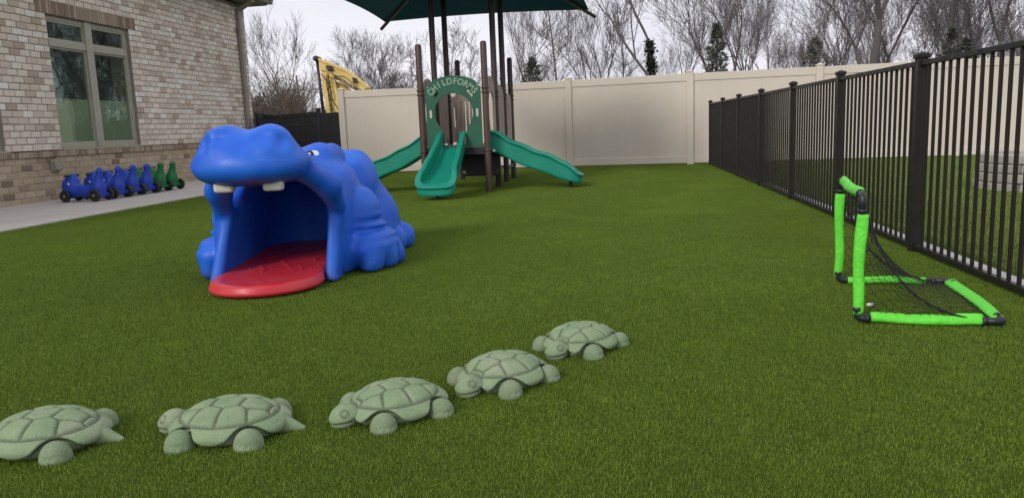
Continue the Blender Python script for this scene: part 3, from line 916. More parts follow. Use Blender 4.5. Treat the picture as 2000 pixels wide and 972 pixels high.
for s_ in (-1, 1):
    nrm = Vector((.50*s_, -.72, .42)).normalized(); rot = nrm.to_track_quat('Y', 'Z').to_matrix().to_4x4()
    e_ = ball('eye', (.222*s_, .785, .752), (.046, .013, .034), M['eye_white'], H, rot)
    ball('pupil', (.202*s_, .772, .752), (.032, .016, .034), M['eye_black'], e_, rot)
    ball('highlight', (.198*s_, .755, .764), (.008, .005, .008), M['eye_white'], e_, rot)

# ------------------------------------------------------------------ turtles
SC = [(-.50, 0), (0, 0), (.50, 0), (.24, .56), (-.26, .56), (.66, .42), (-.68, .44), (.24, -.56), (-.26, -.56), (.66, -.42), (-.68, -.44), (.95, 0), (-.95, 0)]
HA, HB = .174, .150
def turtle_parts(p):
    x, y, z = p
    a = x/HA; b_ = y/HB
    r = np.sqrt(a*a+b_*b_)
    ang = np.arctan2(b_, a)
    # scute borders
    ds = [np.sqrt((a-cx)**2+((b_-cy))**2) for cx, cy in SC]
    ds = np.sort(np.stack(np.broadcast_arrays(*ds)), axis=0)
    edge = ds[1]-ds[0]
    ga = np.exp(-(edge/.050)**2)
    ring = np.exp(-((r-.845)/.030)**2)
    ga = np.where(r < .845, ga, 0)
    g = np.maximum(ga, ring)
    return a, b_, r, ang, edge, g
def turtle_f(p, hturn=0., tail=True):
    x, y, z = p
    a, b_, r, ang, edge, g = turtle_parts(p)
    k8 = ((r+1e-6)**2.5 + (np.maximum(z-.004, 0)/.096)**2.1)**(1/2.3)
    sh = (k8-1)*.080
    sh = sh + .0055*np.clip(g, 0, 1) - .0012*np.clip(1-np.exp(-(edge/.25)**2), 0, 1)*(r < .845)
    # flared rim
    rim = sd_ell(p, (0, 0, .030), (HA+.006, HB+.006, .034))
    sh = smin(sh, rim, .018)
    arch = 0
    for fx_, fy_, fw_ in ((.104, .126, .060), (.104, -.126, .060), (-.102, .128, .060), (-.102, -.128, .060), (.195, 0, .062), (-.19, 0, .030)):
        arch = np.maximum(arch, np.exp(-(((x-fx_)**2+(y-fy_)**2)/fw_**2)**1.5))
    zc = .012 + .046*arch
    sh = smax(sh, zc - z, .008)
    bd = sd_ell(p, (0, 0, .015), (HA*.86, HB*.86, .045))
    s = smin(sh, bd, .004)
    for sx, sy, k in ((.102, .126, 1), (.102, -.126, 1), (-.100, .128, 1), (-.100, -.128, 1)):
        f = sd_ell(p, (sx*1.02, sy, .006), (.044, .042, .050))
        # toe creases
        for j in (-1, 0, 1):
            rr_ = np.sqrt((x-sx*1.02-j*.019)**2 + (z-.010)**2)
            f = f + .0026*np.exp(-((rr_-.011)/.0028)**2) * (z > .010) * (np.abs(y) > abs(sy)+.006)
        s = smin(s, f, .005)
    c_, s__ = math.cos(hturn), math.sin(hturn)
    ux = (x-.150)*c_ + y*s__; uy = -(x-.150)*s__ + y*c_
    hd = sd_ell((ux, uy, z), (.030, 0, .030), (.045, .044, .042))
    hd = smin(hd, sd_ell((ux, uy, z), (.047, 0, .024), (.037, .038, .028)), .015)
    hd = smin(hd, sd_ell((ux, uy, z), (-.01, 0, .028), (.06, .032, .030)), .02)
    hd = smin(hd, sd_ell((ux, np.abs(uy), z), (.046, .026, .046), (.012, .011, .010)), .005)
    mouth = np.abs(z-(.016+.9*np.abs(uy)**1.6))
    hd = hd + .0060*np.exp(-(mouth/.0034)**2)*(ux > .025)
    er = np.sqrt((ux-.046)**2*1.0 + (np.abs(uy)-.028)**2 + (z-.046)**2)
    hd = hd + .0035*np.exp(-((er-.0135)/.0028)**2)
    s = smin(s, hd, .006)
    if tail: s = smin(s, sd_cap(p, (-.160, 0, .018), (-.222, 0, .004), .032, .010), .006)
    s = np.maximum(s, -z-.004)
    return s
def turtle_groove(p, hturn=0.):
    x, y, z = p
    c_, s__ = math.cos(hturn), math.sin(hturn)
    ux = (x-.150)*c_ + y*s__; uy = -(x-.150)*s__ + y*c_
    face = np.exp(-(np.abs(z-(.016+.9*np.abs(uy)**1.6))/.0040)**2)*(ux > .025)*(z > .008)
    er = np.sqrt((ux-.046)**2 + (np.abs(uy)-.028)**2 + (z-.046)**2)
    face = np.maximum(face, .9*np.exp(-((er-.0135)/.0032)**2)*(ux > .02))
    a, b_, r, ang, edge, g = turtle_parts(p)
    g = g*(z > .030)*(r < .93)
    # dark line where rim meets feet / under the shell
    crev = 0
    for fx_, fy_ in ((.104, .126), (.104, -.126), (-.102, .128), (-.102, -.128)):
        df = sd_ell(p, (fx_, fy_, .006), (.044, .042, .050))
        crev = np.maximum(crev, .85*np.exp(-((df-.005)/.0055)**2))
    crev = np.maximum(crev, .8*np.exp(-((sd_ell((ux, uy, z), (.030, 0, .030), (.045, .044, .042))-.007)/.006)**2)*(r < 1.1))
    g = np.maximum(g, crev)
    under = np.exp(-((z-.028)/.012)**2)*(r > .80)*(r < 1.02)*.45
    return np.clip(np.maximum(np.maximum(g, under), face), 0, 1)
tur = [  # x, y, heading degrees, head turn, label
    (-1.695, 1.985, 187, -.2, 'green painted concrete turtle, nearest the left edge of the turf and cut off by it'),
    (-1.165, 2.095, 185, -.25, 'green concrete turtle seen side on, head pointing left, second from the left'),
    (-.700, 2.270, 222, .1, 'middle turtle of the row, smiling head turned toward the lower left'),
    (-.395, 2.570, 236, .1, 'pale green turtle fourth along, its head facing the viewer beside the farthest one'),
    (-.140, 2.985, 240, 0., 'farthest and smallest looking turtle at the right end of the row')]
for i, (x, y, hd, ht, lb) in enumerate(tur):
    T_ = empty('turtle_stepping_stone', (x, y, 0), R(hd))
    tag(T_, lb, 'garden turtle', 'concrete turtles set in a row on the turf')
    sc_ = [1, .99, .95, .97, .95][i]
    T_.scale = (sc_, sc_, sc_)
    def shell_only(p, ht=ht, i=i):
        return turtle_f(p, ht, i < 2)
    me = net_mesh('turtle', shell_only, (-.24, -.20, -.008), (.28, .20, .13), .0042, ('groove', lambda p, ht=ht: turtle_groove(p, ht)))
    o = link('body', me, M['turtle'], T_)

# ------------------------------------------------------------------ play structure
PX0, PX1 = -2.60, -1.70
ROW = [10.53, 11.43, 12.33, 13.23]
ps = empty('play_structure', (-2.15, 10.53, 0))
tag(ps, 'brown and green playground tower with three slides under a shade canopy', 'playground')
O = Vector((-2.15, 10.53, 0))
def rel(x, y, z): return (x-O.x, y-O.y, z)
for j, yy in enumerate(ROW):
    for xx in (PX0, PX1):
        q = MB(); tall = j in (1, 2); h = 3.12 if tall else 2.04
        prof = [(.044, -.02), (.044, h-.035), (.040, h-.015), (.025, h-.003), (.001, h)]
        q.lathe(prof, 20, Matrix.Translation(rel(xx, yy, 0)))
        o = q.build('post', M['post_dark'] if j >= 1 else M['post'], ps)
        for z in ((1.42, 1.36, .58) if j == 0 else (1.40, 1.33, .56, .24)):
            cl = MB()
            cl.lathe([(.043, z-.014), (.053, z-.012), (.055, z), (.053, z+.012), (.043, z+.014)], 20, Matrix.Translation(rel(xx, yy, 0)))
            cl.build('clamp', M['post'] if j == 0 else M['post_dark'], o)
# decks
for j in range(3):
    q = MB(); x0, y0, _ = rel(PX0, ROW[j], 0); x1, y1, _ = rel(PX1, ROW[j+1], 0)
    q.bbox(x0+.03, x1-.03, y0+.05 if j == 0 else y0+.005, y1-.005, .575, .625, .006)
    q.bbox(x0+.03, x1-.03, y0+.012, y0+.047, .52, .622, .006)
    q.build('deck', M['deck'], ps)
# dark perforated panel hanging below the deck
q = MB()
x0, y0, _ = rel(-2.16, 10.93, 0); x1, _, _ = rel(-1.60, 10.95, 0)
q.bbox(x0, x1, y0, y0+.03, .20, .56, .02)
pn = q.build('skirt_panel', M['deck'], ps)
for (bx, bz, byy) in ((-1.625, .565, 10.60), (-2.115, .26, 10.925), (-1.60, .45, 11.40), (-1.60, .27, 12.30)):
    q = MB(); c = rel(bx, byy, 0); q.bbox(c[0]-.018, c[0]+.018, c[1]-.012, c[1], bz-.016, bz+.016, .004)
    q.build('bolt_cap', M['bolt'], ps)
# steps at the back
for k, z in enumerate((.2, .4)):
    q = MB(); c = rel(-2.15, 13.3+.22*(2-k), 0); q.bbox(c[0]-.35, c[0]+.35, c[1]-.12, c[1]+.12, z-.03, z, .006); q.build('step', M['deck'], ps)

def arc(cx, cy, rx, ry, a0, a1, n=24):
    return [(cx+rx*math.cos(R(a0+(a1-a0)*i/n)), cy+ry*math.sin(R(a0+(a1-a0)*i/n))) for i in range(n+1)]
def slot(cx, cy, L, w, ang):
    pts = [( L/2-w/2 + w/2*math.cos(R(a)), w/2*math.sin(R(a))) for a in range(-90, 91, 20)] + \
          [(-L/2+w/2 + w/2*math.cos(R(a)), w/2*math.sin(R(a))) for a in range(90, 271, 20)]
    c, s = math.cos(R(ang)), math.sin(R(ang))
    return [(cx+x*c-y*s, cy+x*s+y*c) for x, y in pts]
def arch_panel(w, z0, zs, zt, hole=True, slots=True, neck=.15, ext=None):
    """outline in (u, z); w half width, zs shoulder height, zt crown height"""
    pts = [(-w, z0), (w, z0), (w, zs)]
    pts += [(w*.93*math.cos(R(a)), zs+.0+(zt-zs)*math.sin(R(a))) for a in range(4, 177, 7)]
    pts += [(-w, zs)]
    loops = [pts]
    if hole:
        r = min(.268, w*.70); cz = z0+.46
        a0 = -90+math.degrees(math.asin(neck/r))
        c = [(r*math.cos(R(a)), cz+r*math.sin(R(a))) for a in np.linspace(a0+14, 180-a0-14, 34)]
        c += [(-neck*.98, cz-r*1.12), (-neck, z0+.03), (neck, z0+.03), (neck*.98, cz-r*1.12)]
        loops.append(c)
    if slots:
        for (cx, cz_, an) in ((-.325, z0+.46, 90), (.325, z0+.46, 90), (.232, z0+.72, -50), (-.232, z0+.72, 50)):
            loops.append(slot(cx, cz_, .11, .035, an))
    return loops
MXZ = Matrix(((1, 0, 0, 0), (0, 0, -1, 0), (0, 1, 0, 0), (0, 0, 0, 1)))   # (u,v)->(x,z), thickness along y
MYZ = Matrix(((0, 0, 1, 0), (1, 0, 0, 0), (0, 1, 0, 0), (0, 0, 0, 1)))    # (u,v)->(y,z)
fx, fy, _ = rel(-2.15, ROW[0]+.0, 0)
fp = shape2d('arch_panel', arch_panel(.385, .635, 1.44, 1.60), .022, M['panel_green'], Matrix.Translation((fx, fy, 0)) @ MXZ, ps, .003)
word = 'CHILDFORMS'
def plc(i, n):
    a = R(90+52-104*i/(n-1)); rr = .335
    return Matrix.Translation((fx, fy-.0125, 0)) @ MXZ @ Matrix.Translation((rr*1.05*math.cos(a), 1.160+rr*.98*math.sin(a), 0)) @ Matrix.Rotation(a-PI/2, 4, 'Z') @ Matrix.Diagonal((.92, 1, 1, 1))
lm_ = lettering(word, .118, plc, .001, .0018)
link('lettering', lm_, M['letters'], fp)
for s_ in (-1, 1):
    for zz in (1.475, 1.435):
        q = MB(); q.lathe([(.011, 0), (.009, .005), (.0001, .006)], 10, Matrix.Translation((fx+s_*.345, fy-.012, zz-.02)) @ Matrix.Rotation(R(90), 4, 'X'))
        q.build('bolt', M['bolt'], fp)
def side_panel(name, xw, ya, yb, mat, kind):
    cy = (ya+yb)/2; W_ = (yb-ya)/2-.065
    T_ = Matrix.Translation(rel(xw, cy, 0)) @ MYZ
    if kind == 'arch': lp = arch_panel(W_, .66, 1.40, 1.60, True, False, .15)
    elif kind == 'slats':
        lp = [[(-W_, .66), (W_, .66), (W_, 1.35)] + [(W_*math.cos(R(a)), 1.35+.17*math.sin(R(a))) for a in range(8, 173, 8)] + [(-W_, 1.35)]]
        for k in range(6): lp.append(slot(-W_+W_*2*(k+.5)/6, 1.04, .62, .028, 90))
    else:
        lp = [[(-W_, .66), (W_, .66), (W_, 1.36), (W_*.6, 1.42), (W_*.3, 1.37), (0, 1.42), (-W_*.3, 1.37), (-W_*.6, 1.42), (-W_, 1.36)], slot(0, 1.08, .38, .14, 90)]
    return shape2d(name, lp, .020, mat, T_, ps, .003)
for xw in (PX1, PX0):
    side_panel('side_panel', xw, ROW[0], ROW[1], M['panel_tan'], 'arch')
    side_panel('side_panel', xw, ROW[1], ROW[2], M['panel_tan'], 'slats')
    side_panel('side_panel', xw, ROW[2], ROW[3], M['panel_tan'], 'slot')
# a slatted climber board inside, seen through the arch
T_ = Matrix.Translation(rel(-2.27, ROW[1]+.45, 0)) @ MXZ
lp = [[(-.13, .64), (.13, .64), (.13, 1.36)] + [(.13*math.cos(R(a)), 1.36+.1*math.sin(R(a))) for a in range(15, 166, 15)] + [(-.13, 1.36)]]
for k in range(4): lp.append(slot(-.09+k*.06, 1.0, .6, .018, 90))
shape2d('slat_board', lp, .02, M['panel_tan'], T_, ps, .002)

# slides
def slide(name, length, ztop, W_, rz, loc, waves, depth0=.17, fl_=0.):
    def zb(s):
        t_ = np.clip(s/length, 0, 1)
        base = ztop-.02 - (ztop-.145)*(t_**1.05*(1.22) - .22*t_**3)
        return base + waves*.016*np.sin(t_*2*PI*2.2)*np.clip(1-t_, 0, 1)
    def f(p):
        w_, s, z = p
        b0 = zb(s)
        t_ = np.clip(s/length, 0, 1)
        dep = depth0 - .035*t_ + .012*np.sin(t_*2*PI*3.3+.6)*waves
        e2_ = np.clip((s-(length-.26))/.24, 0, 1); dep = dep*(1-.66*e2_*e2_*(3-2*e2_))
        W2 = W_ + fl_*.055*t_ + .03*np.clip((t_-.72)/.15, 0, 1)
        end = np.maximum(s-(length-.20), 0)
        rad = ((np.abs(w_)/W2)**3 + (end/.20)**3 + 1e-9)**(1/3.)*W2 - W2
        out_ = smax(rad, z-(b0+dep), .03)
        out_ = smax(out_, (b0-.075)-z, .03)
        out_ = smax(out_, -s-.02, .01)
        # rim lip rolls outward
        radL = ((np.abs(w_)/(W2+.022))**3 + (end/.22)**3 + 1e-9)**(1/3.)*W2 - W2
        lip = smax(radL, np.abs(z-(b0+dep-.018))-.016, .014)
        lip = smax(lip, -s-.02, .01)
        out_ = smin(out_, lip, .015)
        wi = W2-.048; endc = np.maximum(s-(length-.24), 0)
        cav = ((np.abs(w_)/wi)**3.4 + (endc/.175)**3.4 + 1e-9)**(1/3.4)*wi - wi
        lowlip = np.clip((t_-.86)/.1, 0, 1)*.012
        cav = smax(cav, (b0+lowlip)-z, .05)
        return smax(out_, -cav, .022)
    me = net_mesh(name, f, (-W_-.16, -.05, .0), (W_+.16, length+.06, ztop+.28), .0105)
    me.transform(Matrix.Rotation(rz, 4, 'Z')); me.transform(Matrix.Translation(loc))
    o = link(name, me, M['slide'], ps)
    fb = MB(); c = Matrix.Translation(loc) @ Matrix.Rotation(rz, 4, 'Z') @ Vector((0, length-.17, 0))
    fb.lathe([(.026, -.02), (.026, .12)], 12, Matrix.Translation(c)); fb.bbox(c.x-.05, c.x+.05, c.y-.05, c.y+.05, -.015, .02, .004)
    fb.build('foot', M['deck'], o)
    return o
slide('slide', 1.13, .65, .175, PI-.03, (fx-.04, ROW[0]-O.y-.015, 0), .6, .21, 1.)
rx, ry, _ = rel(PX1+.045, (ROW[0]+ROW[1])/2-.03, 0)
slide('slide', 1.28, .64, .20, -PI/2, (rx-.05, ry, 0), 1.0, .215)
lx, ly, _ = rel(PX0-.045, (ROW[0]+ROW[1])/2+.03, 0)
slide('slide', 1.28, .64, .20, PI/2, (lx+.05, ly, 0), 1.0, .215)

# canopy: own frame on the tall posts
CX, CY, HW, ZE, ZA = -2.155, 11.88, 1.80, 2.80, 3.75
c0 = Vector(rel(CX, CY, 0))
n = 14
vs = []; fs = []
for sdx in range(4):
    a = [(-1, -1), (1, -1), (1, 1), (-1, 1)][sdx]; b2 = [(1, -1), (1, 1), (-1, 1), (-1, -1)][sdx]
    base = len(vs)
    for i in range(n+1):
        t_ = i/n
        for k in range(n+1):
            u_ = k/n
            ex = (a[0]*(1-u_)+b2[0]*u_)*HW; ey = (a[1]*(1-u_)+b2[1]*u_)*HW
            inw = .035*4*u_*(1-u_)*(1-t_)
            ex *= 1-inw; ey *= 1-inw
            z = ZE+(ZA-ZE)*t_ - .10*math.sin(PI*t_)*4*u_*(1-u_) + .03*4*u_*(1-u_)*(1-t_)
            vs.append((c0.x+ex*(1-t_), c0.y+ey*(1-t_), z))
    for i in range(n):
        for k in range(n):
            q_ = base+i*(n+1)+k
            fs.append((q_, q_+1, q_+n+2, q_+n+1))
me = bpy.data.meshes.new('canopy'); me.from_pydata(vs, [], fs)
cn_ = link('canopy', me, M['canopy'], ps, True)
md = cn_.modifiers.new('thick', 'SOLIDIFY'); md.thickness = .004; md.offset = 1
for (sx, sy) in ((-1, -1), (1, -1), (1, 1), (-1, 1)):
    q = MB()
    e1 = c0+Vector((sx*(HW+.10), sy*(HW+.10), ZE-.105)); e2 = c0+Vector((0, 0, ZA-.045))
    q.tube([e1, e2], .030, 12)
    q.build('rafter', M['post_dark'], ps)
for xx in (PX0, PX1):
    q = MB(); q.tube([rel(xx, ROW[1], 3.08), rel(xx, ROW[2], 3.08)], .025, 10); q.build('crossbar', M['post_dark'], ps)

# ------------------------------------------------------------------ portable goal
g = empty('football_goal', (1.30, 3.65, 0))
tag(g, 'small lime green folding goal with black net on the turf by the fence', 'goal')
GO = Vector((1.30, 3.65, 0))
fl = Vector((1.010, 3.315, 0))-GO; fr_ = Vector((1.155, 4.115, 0))-GO
bl2 = Vector((1.555, 3.245, 0))-GO; br2 = Vector((1.675, 4.055, 0))-GO
ZT = .545
rs = random.Random(2)
def sleeve(p0, p1, wd, flat, name='fabric_sleeve', seed=1):
    """loose fabric sleeve: flattened tube of uneven width"""
    rq = random.Random(seed); p0 = Vector(p0); p1 = Vector(p1); d = (p1-p0).normalized()
    q = MB(); n_ = 26; m = 14
    u_, w_ = flat
    vs = []; ph = rq.uniform(0, 6)
    for i in range(n_+1):
        t_ = i/n_; c = p0+(p1-p0)*t_ + u_*.004*math.sin(7*t_+ph)
        a_ = .80*wd*(.90+.16*t_+.03*math.sin(9*t_+ph)+.02*math.sin(23*t_+2*ph)); b_ = .0135*(1+.12*math.sin(11*t_+ph))
        if i in (0, n_): a_ *= .93
        for k in range(m):
            an = 2*PI*k/m
            rr = 1+.03*math.sin(3*an+12*t_+ph)
            vs.append(c + u_*math.cos(an)*a_*rr + w_*math.sin(an)*b_*rr)
    f_ = [(i*m+k, i*m+(k+1) % m, (i+1)*m+(k+1) % m, (i+1)*m+k) for i in range(n_) for k in range(m)]
    f_ += [tuple(reversed(range(m))), tuple(range(n_*m, n_*m+m))]
    q.add(vs, f_, True); return q.build(name, M['goal_cloth'], g)
X_ = Vector((1, 0, 0)); Yv = Vector((0, 1, 0)); Zv = Vector((0, 0, 1))
r_ = .0085
PPl = Vector((.96, -.28, 0)).normalized(); PPn = Vector((.28, .96, 0)).normalized()
sleeve(fl+Zv*.045, fl+Vector((.012, .01, .465)), .029, (PPl, PPn), seed=1)
sleeve(fr_+Zv*.045, fr_+Vector((0, 0, .475)), .028, (PPl, PPn), seed=2)
tl = fl+Vector((.012, .01, ZT)); tr_ = fr_+Vector((0, 0, ZT))
dd = (tr_-tl).normalized()
sleeve(tl+dd*.07, tr_-dd*.05, .030, (Zv*.9+dd.cross(Zv)*.3, dd.cross(Zv)), seed=3)
db = (bl2-fl).normalized()
sleeve(fl+db*.055+Zv*.030, bl2-db*.075+Zv*.030, .030, ((Zv+db.cross(Zv)*-.75).normalized(), (Zv*.75+db.cross(Zv)).normalized()), seed=4)
dr = (br2-fr_).normalized()
sleeve(fr_+dr*.035+Zv*.028, br2-dr*.11+Zv*.028, .024, ((Zv+dr.cross(Zv)*-.75).normalized(), (Zv*.75+dr.cross(Zv)).normalized()), seed=5)
dk = (br2-bl2).normalized()
sleeve(bl2+dk*.05+Zv*.028, br2-dk*.03+Zv*.028, .034, ((dk.cross(Zv)+Zv*.25).normalized(), (Zv-dk.cross(Zv)*.25).normalized()), seed=6)
fm = MB()
fm.tube([fl+Zv*.026, tl], r_, 12); fm.tube([fr_+Zv*.026, tr_], r_, 12); fm.tube([tl, tr_], r_, 12)
fm.tube([fl+Zv*.026, bl2+Zv*.026], r_, 12); fm.tube([fr_+Zv*.026, br2+Zv*.026], r_, 12); fm.tube([bl2+Zv*.026, br2+Zv*.026], r_, 12)
fm.build('pole_frame', M['goal_plastic'], g)
def elbow(c, d1, d2, L=.070, rr=.0150):
    q = MB(); c = Vector(c); pts = [c+d1*L]
    for i in range(7):
        t_ = i/6; pts.append(c + d1*(.028*(1-t_)**2) + d2*(.028*t_**2))
    pts.append(c+d2*L); q.tube(pts, rr, 14)
    q.tube([c+d1*(L-.012), c+d1*(L+.004)], rr+.004, 14); q.tube([c+d2*(L-.012), c+d2*(L+.004)], rr+.004, 14)
    return q.build('corner_joint', M['goal_plastic'], g)
elbow(tl, -Zv, dd); elbow(tr_, -Zv, -dd, .06)
elbow(fl+Zv*.026, Zv, db, .045); elbow(fr_+Zv*.026, Zv, dr, .04)
elbow(bl2+Zv*.026, -db, dk, .075); elbow(br2+Zv*.026, -dr, -dk, .08)
# net: diamonds over the sagging back, both sides and down to the rear bar
nt = MB()
def netsheet(fn, nu, nv, rr=.0013, bow=.0):
    for sgn in (1, -1):
        for k in range(-nv, nu+1):
            pts = []
            for j in range(nv*2+1):
                vv = j/(nv*2); uu = (k + sgn*vv*nv + (nv if sgn < 0 else 0)*0)/nu if sgn > 0 else (k+nv - vv*nv)/nu
                if -1e-6 <= uu <= 1+1e-6: pts.append(fn(min(max(uu, 0), 1), vv))
            if len(pts) > 1: nt.tube(pts, rr, 3, False, False)
def back(u_, v_):
    # from crossbar (v=0) sagging to rear bar (v=1)
    a_ = tl.lerp(tr_, u_); b_ = bl2.lerp(br2, u_)+Zv*.02
    p_ = a_.lerp(b_, v_)
    sag = .155*math.sin(PI*min(1, v_))**.9*(1-.25*math.sin(PI*u_))
    nrm = Vector((-.55, 0, -.83))
    return p_ + nrm*sag
def sidenet(f0, t0, b0_):
    def fn(u_, v_):
        # u along the base, v up: triangle between post, base rail and back edge curve
        bot = f0.lerp(b0_, u_)+Zv*.02
        top = back(0 if f0 is fl else 1, u_)
        return bot.lerp(top, 1-v_)
    return fn
netsheet(back, 11, 12)
netsheet(sidenet(fl, tl, bl2), 8, 7)
netsheet(sidenet(fr_, tr_, br2), 8, 7)
for e_ in (0, 1): nt.tube([back(e_, i/24) for i in range(25)], .0040, 5, False)
nt.build('net', M['net'], g)
q = MB(); rq = random.Random(4)
bmx = bmesh.new(); bmesh.ops.create_icosphere(bmx, subdivisions=2, radius=1)
for v_ in bmx.verts: v_.co = Vector((v_.co.x*.016, v_.co.y*.012, v_.co.z*.009))*(1+rq.uniform(-.2, .2))
me = bpy.data.meshes.new('scrap'); bmx.to_mesh(me); bmx.free()
tag(link('paper_scrap', me, M['white'], loc=(1.139, 3.56, .024)), 'tiny white scrap lying on the turf inside the goal', 'litter')

# ------------------------------------------------------------------ ride-on whales
def whale_f(p):
    x, y, z = p   # head toward +x, tail at -x
    q = (x, np.abs(y), z)
    s = sd_ell(p, (.23, 0, .215), (.150, .105, .160))          # head
    s = smin(s, sd_ell(p, (.19, 0, .33), (.09, .065, .085)), .05)
    s = smin(s, sd_cap(p, (.22, 0, .16), (-.20, 0, .145), .095, .085), .06)
    s = smin(s, sd_cap(p, (-.22, 0, .15), (-.285, 0, .42), .095, .045), .05)
    s = smin(s, sd_ell(p, (-.24, 0, .19), (.10, .105, .12)), .05)
    s = smin(s, sd_ell(p, (-.292, 0, .455), (.042, .05, .045)), .03)
    s = smin(s, sd_cap(q, (-.285, .02, .458), (-.275, .085, .450), .016, .010), .015)
    s = smin(s, sd_cap(p, (-.28, -.12, .09), (-.28, .12, .09), .034), .03)
    s = smin(s, sd_cap(p, (.24, -.10, .09), (.24, .10, .09), .034), .03)
    return np.maximum(s, .05-z)
wme = net_mesh('whale_body', whale_f, (-.42, -.22, .03), (.42, .22, .54), .009)
def wheel_mesh(r, w_):
    q = MB(); q.lathe([(.012, -w_/2-.004), (.02, -w_/2-.004), (.022, -w_/2+.004), (r*.6, -w_/2+.006), (r*.72, -w_/2), (r*.93, -w_/2), (r, -w_/2+.010), (r, w_/2-.010), (r*.93, w_/2), (r*.72, w_/2), (r*.6, w_/2-.006), (.022, w_/2-.004), (.02, w_/2+.004), (.0001, w_/2+.004)], 24, Matrix.Rotation(R(90), 4, 'X'))
    return q
def make_whale(body_mat):
    W_ = empty('ride_on_toy')
    link('body', wme.copy(), body_mat, W_)
    for sx, r in ((.24, .088), (-.28, .092)):
        for s_ in (-1, 1):
            o = wheel_mesh(r, .044).build('wheel', M['rubber'], W_, loc=(sx, s_*(.135 if sx > 0 else .148), r))
            q = MB(); q.lathe([(.0135, -.003), (.0135, .003), (.0001, .006)], 12, Matrix.Translation((0, s_*.030, 0)) @ Matrix.Rotation(R(-90*s_), 4, 'X'))
            q.build('hub_cap', M['bolt'], o)
    q = MB(); q.tube([(.20, -.13, .385), (.205, -.05, .395), (.205, .05, .395), (.20, .13, .385)], .013, 10)
    q.tube([(.20, -.135, .385), (.202, -.085, .390)], .019, 10); q.tube([(.20, .135, .385), (.202, .085, .390)], .019, 10)
    q.build('handlebar', M['rubber'], W_)
    for s_ in (-1, 1):
        e_ = ball('eye', (.20, s_*.092, .265), (.022, .010, .022), M['eye_white'], W_, Matrix.Rotation(R(-12*s_), 4, 'Z'))
        ball('pupil', (.208, s_*.099, .262), (.012, .006, .013), M['eye_black'], e_)
    return W_
wb = make_whale(M['whale_blue']); wg = make_whale(M['whale_green'])
spots = [  # x, y, rz, colour, label
    (-7.93, 10.71, 176, 0, 'leftmost blue ride on whale, its whole head and eye in clear view'),
    (-7.92, 11.17, 172, 0, 'blue ride on whale second from the left in the parked row'),
    (-7.94, 11.55, 177, 0, 'blue ride on whale third in the row, tail flukes spread wide'),
    (-7.92, 11.93, 171, 0, 'last blue ride on whale, parked right beside the first green one'),
    (-7.95, 12.35, 175, 1, 'green ride on whale parked beside the last blue one'),
    (-7.93, 12.70, 172, 1, 'green ride on whale at the far end of the row')]
for i, (x, y, rz, c, lb) in enumerate(spots):
    o = (wb if i == 0 else copy_tree(wb)) if c == 0 else (wg if i == 4 else copy_tree(wg))
    o.location = (x, y, .024); o.rotation_euler = (0, 0, R(rz)); tag(o, lb, 'ride-on toy', 'ride on toys parked along the brick wall')

# ------------------------------------------------------------------ trees
def fork_tree(seed, height, r0, levels=5, spread=.5, up_=.3, trunk_h=.3, lean=0., first=3, twigs=1.0, wob=.1, thin=.62):
    rn = random.Random(seed)
    tr, cr = MB(), MB()
    def rv(s): return Vector((rn.gauss(0, s), rn.gauss(0, s), rn.gauss(0, s)))
    def limb(p, d, L, r, lev):
        n_ = 5 if lev <= 1 else (4 if lev == 2 else 3)
        pts = [p.copy()]; rad = [r]; q = p.copy(); dd_ = d.copy()
        r = max(r, .0095)
        r1 = r*.62 if lev < levels else r*.45
        for i in range(n_):
            dd_ = (dd_ + rv(wob) + Vector((0, 0, up_*.12))).normalized()
            q = q + dd_*(L/n_); pts.append(q.copy()); rad.append(r+(r1-r)*(i+1)/n_)
        sides = 8 if lev == 0 else (6 if lev == 1 else (4 if lev == 2 else 3))
        (tr if lev == 0 else cr).tube(pts, rad, sides, False, lev < 3)
        if lev >= levels: return
        k = first if lev == 0 else rn.choice((2, 3, 3)) 
        if lev >= 2: k = int(round(k*twigs))+1
        for j in range(k):
            # continuing forks at the end and side shoots along the limb
            if j < 2 or (lev == 0 and j < first-1): t_ = 1.0
            else: t_ = rn.uniform(.3, .9)
            ii = min(len(pts)-1, int(t_*n_)); pp = pts[ii]
            base = (pts[ii]-pts[max(0, ii-1)]).normalized()
            az = rn.uniform(0, 2*PI)
            side = base.cross(Vector((math.cos(az), math.sin(az), .2))).normalized()
            ang = rn.uniform(.5, 1.15)*spread*(1 if j < 2 else 1.35)
            nd = (base*math.cos(ang)+side*math.sin(ang)+Vector((0, 0, up_*.25))).normalized()
            limb(pp, nd, L*rn.uniform(.62, .86)*(1 if lev else .95), rad[ii]*rn.uniform(thin-.08, thin+.1), lev+1)
    limb(Vector((0, 0, -.2)), Vector((lean, rn.uniform(-.05, .05), 1)).normalized(), height*trunk_h, r0, 0)
    return tr, cr
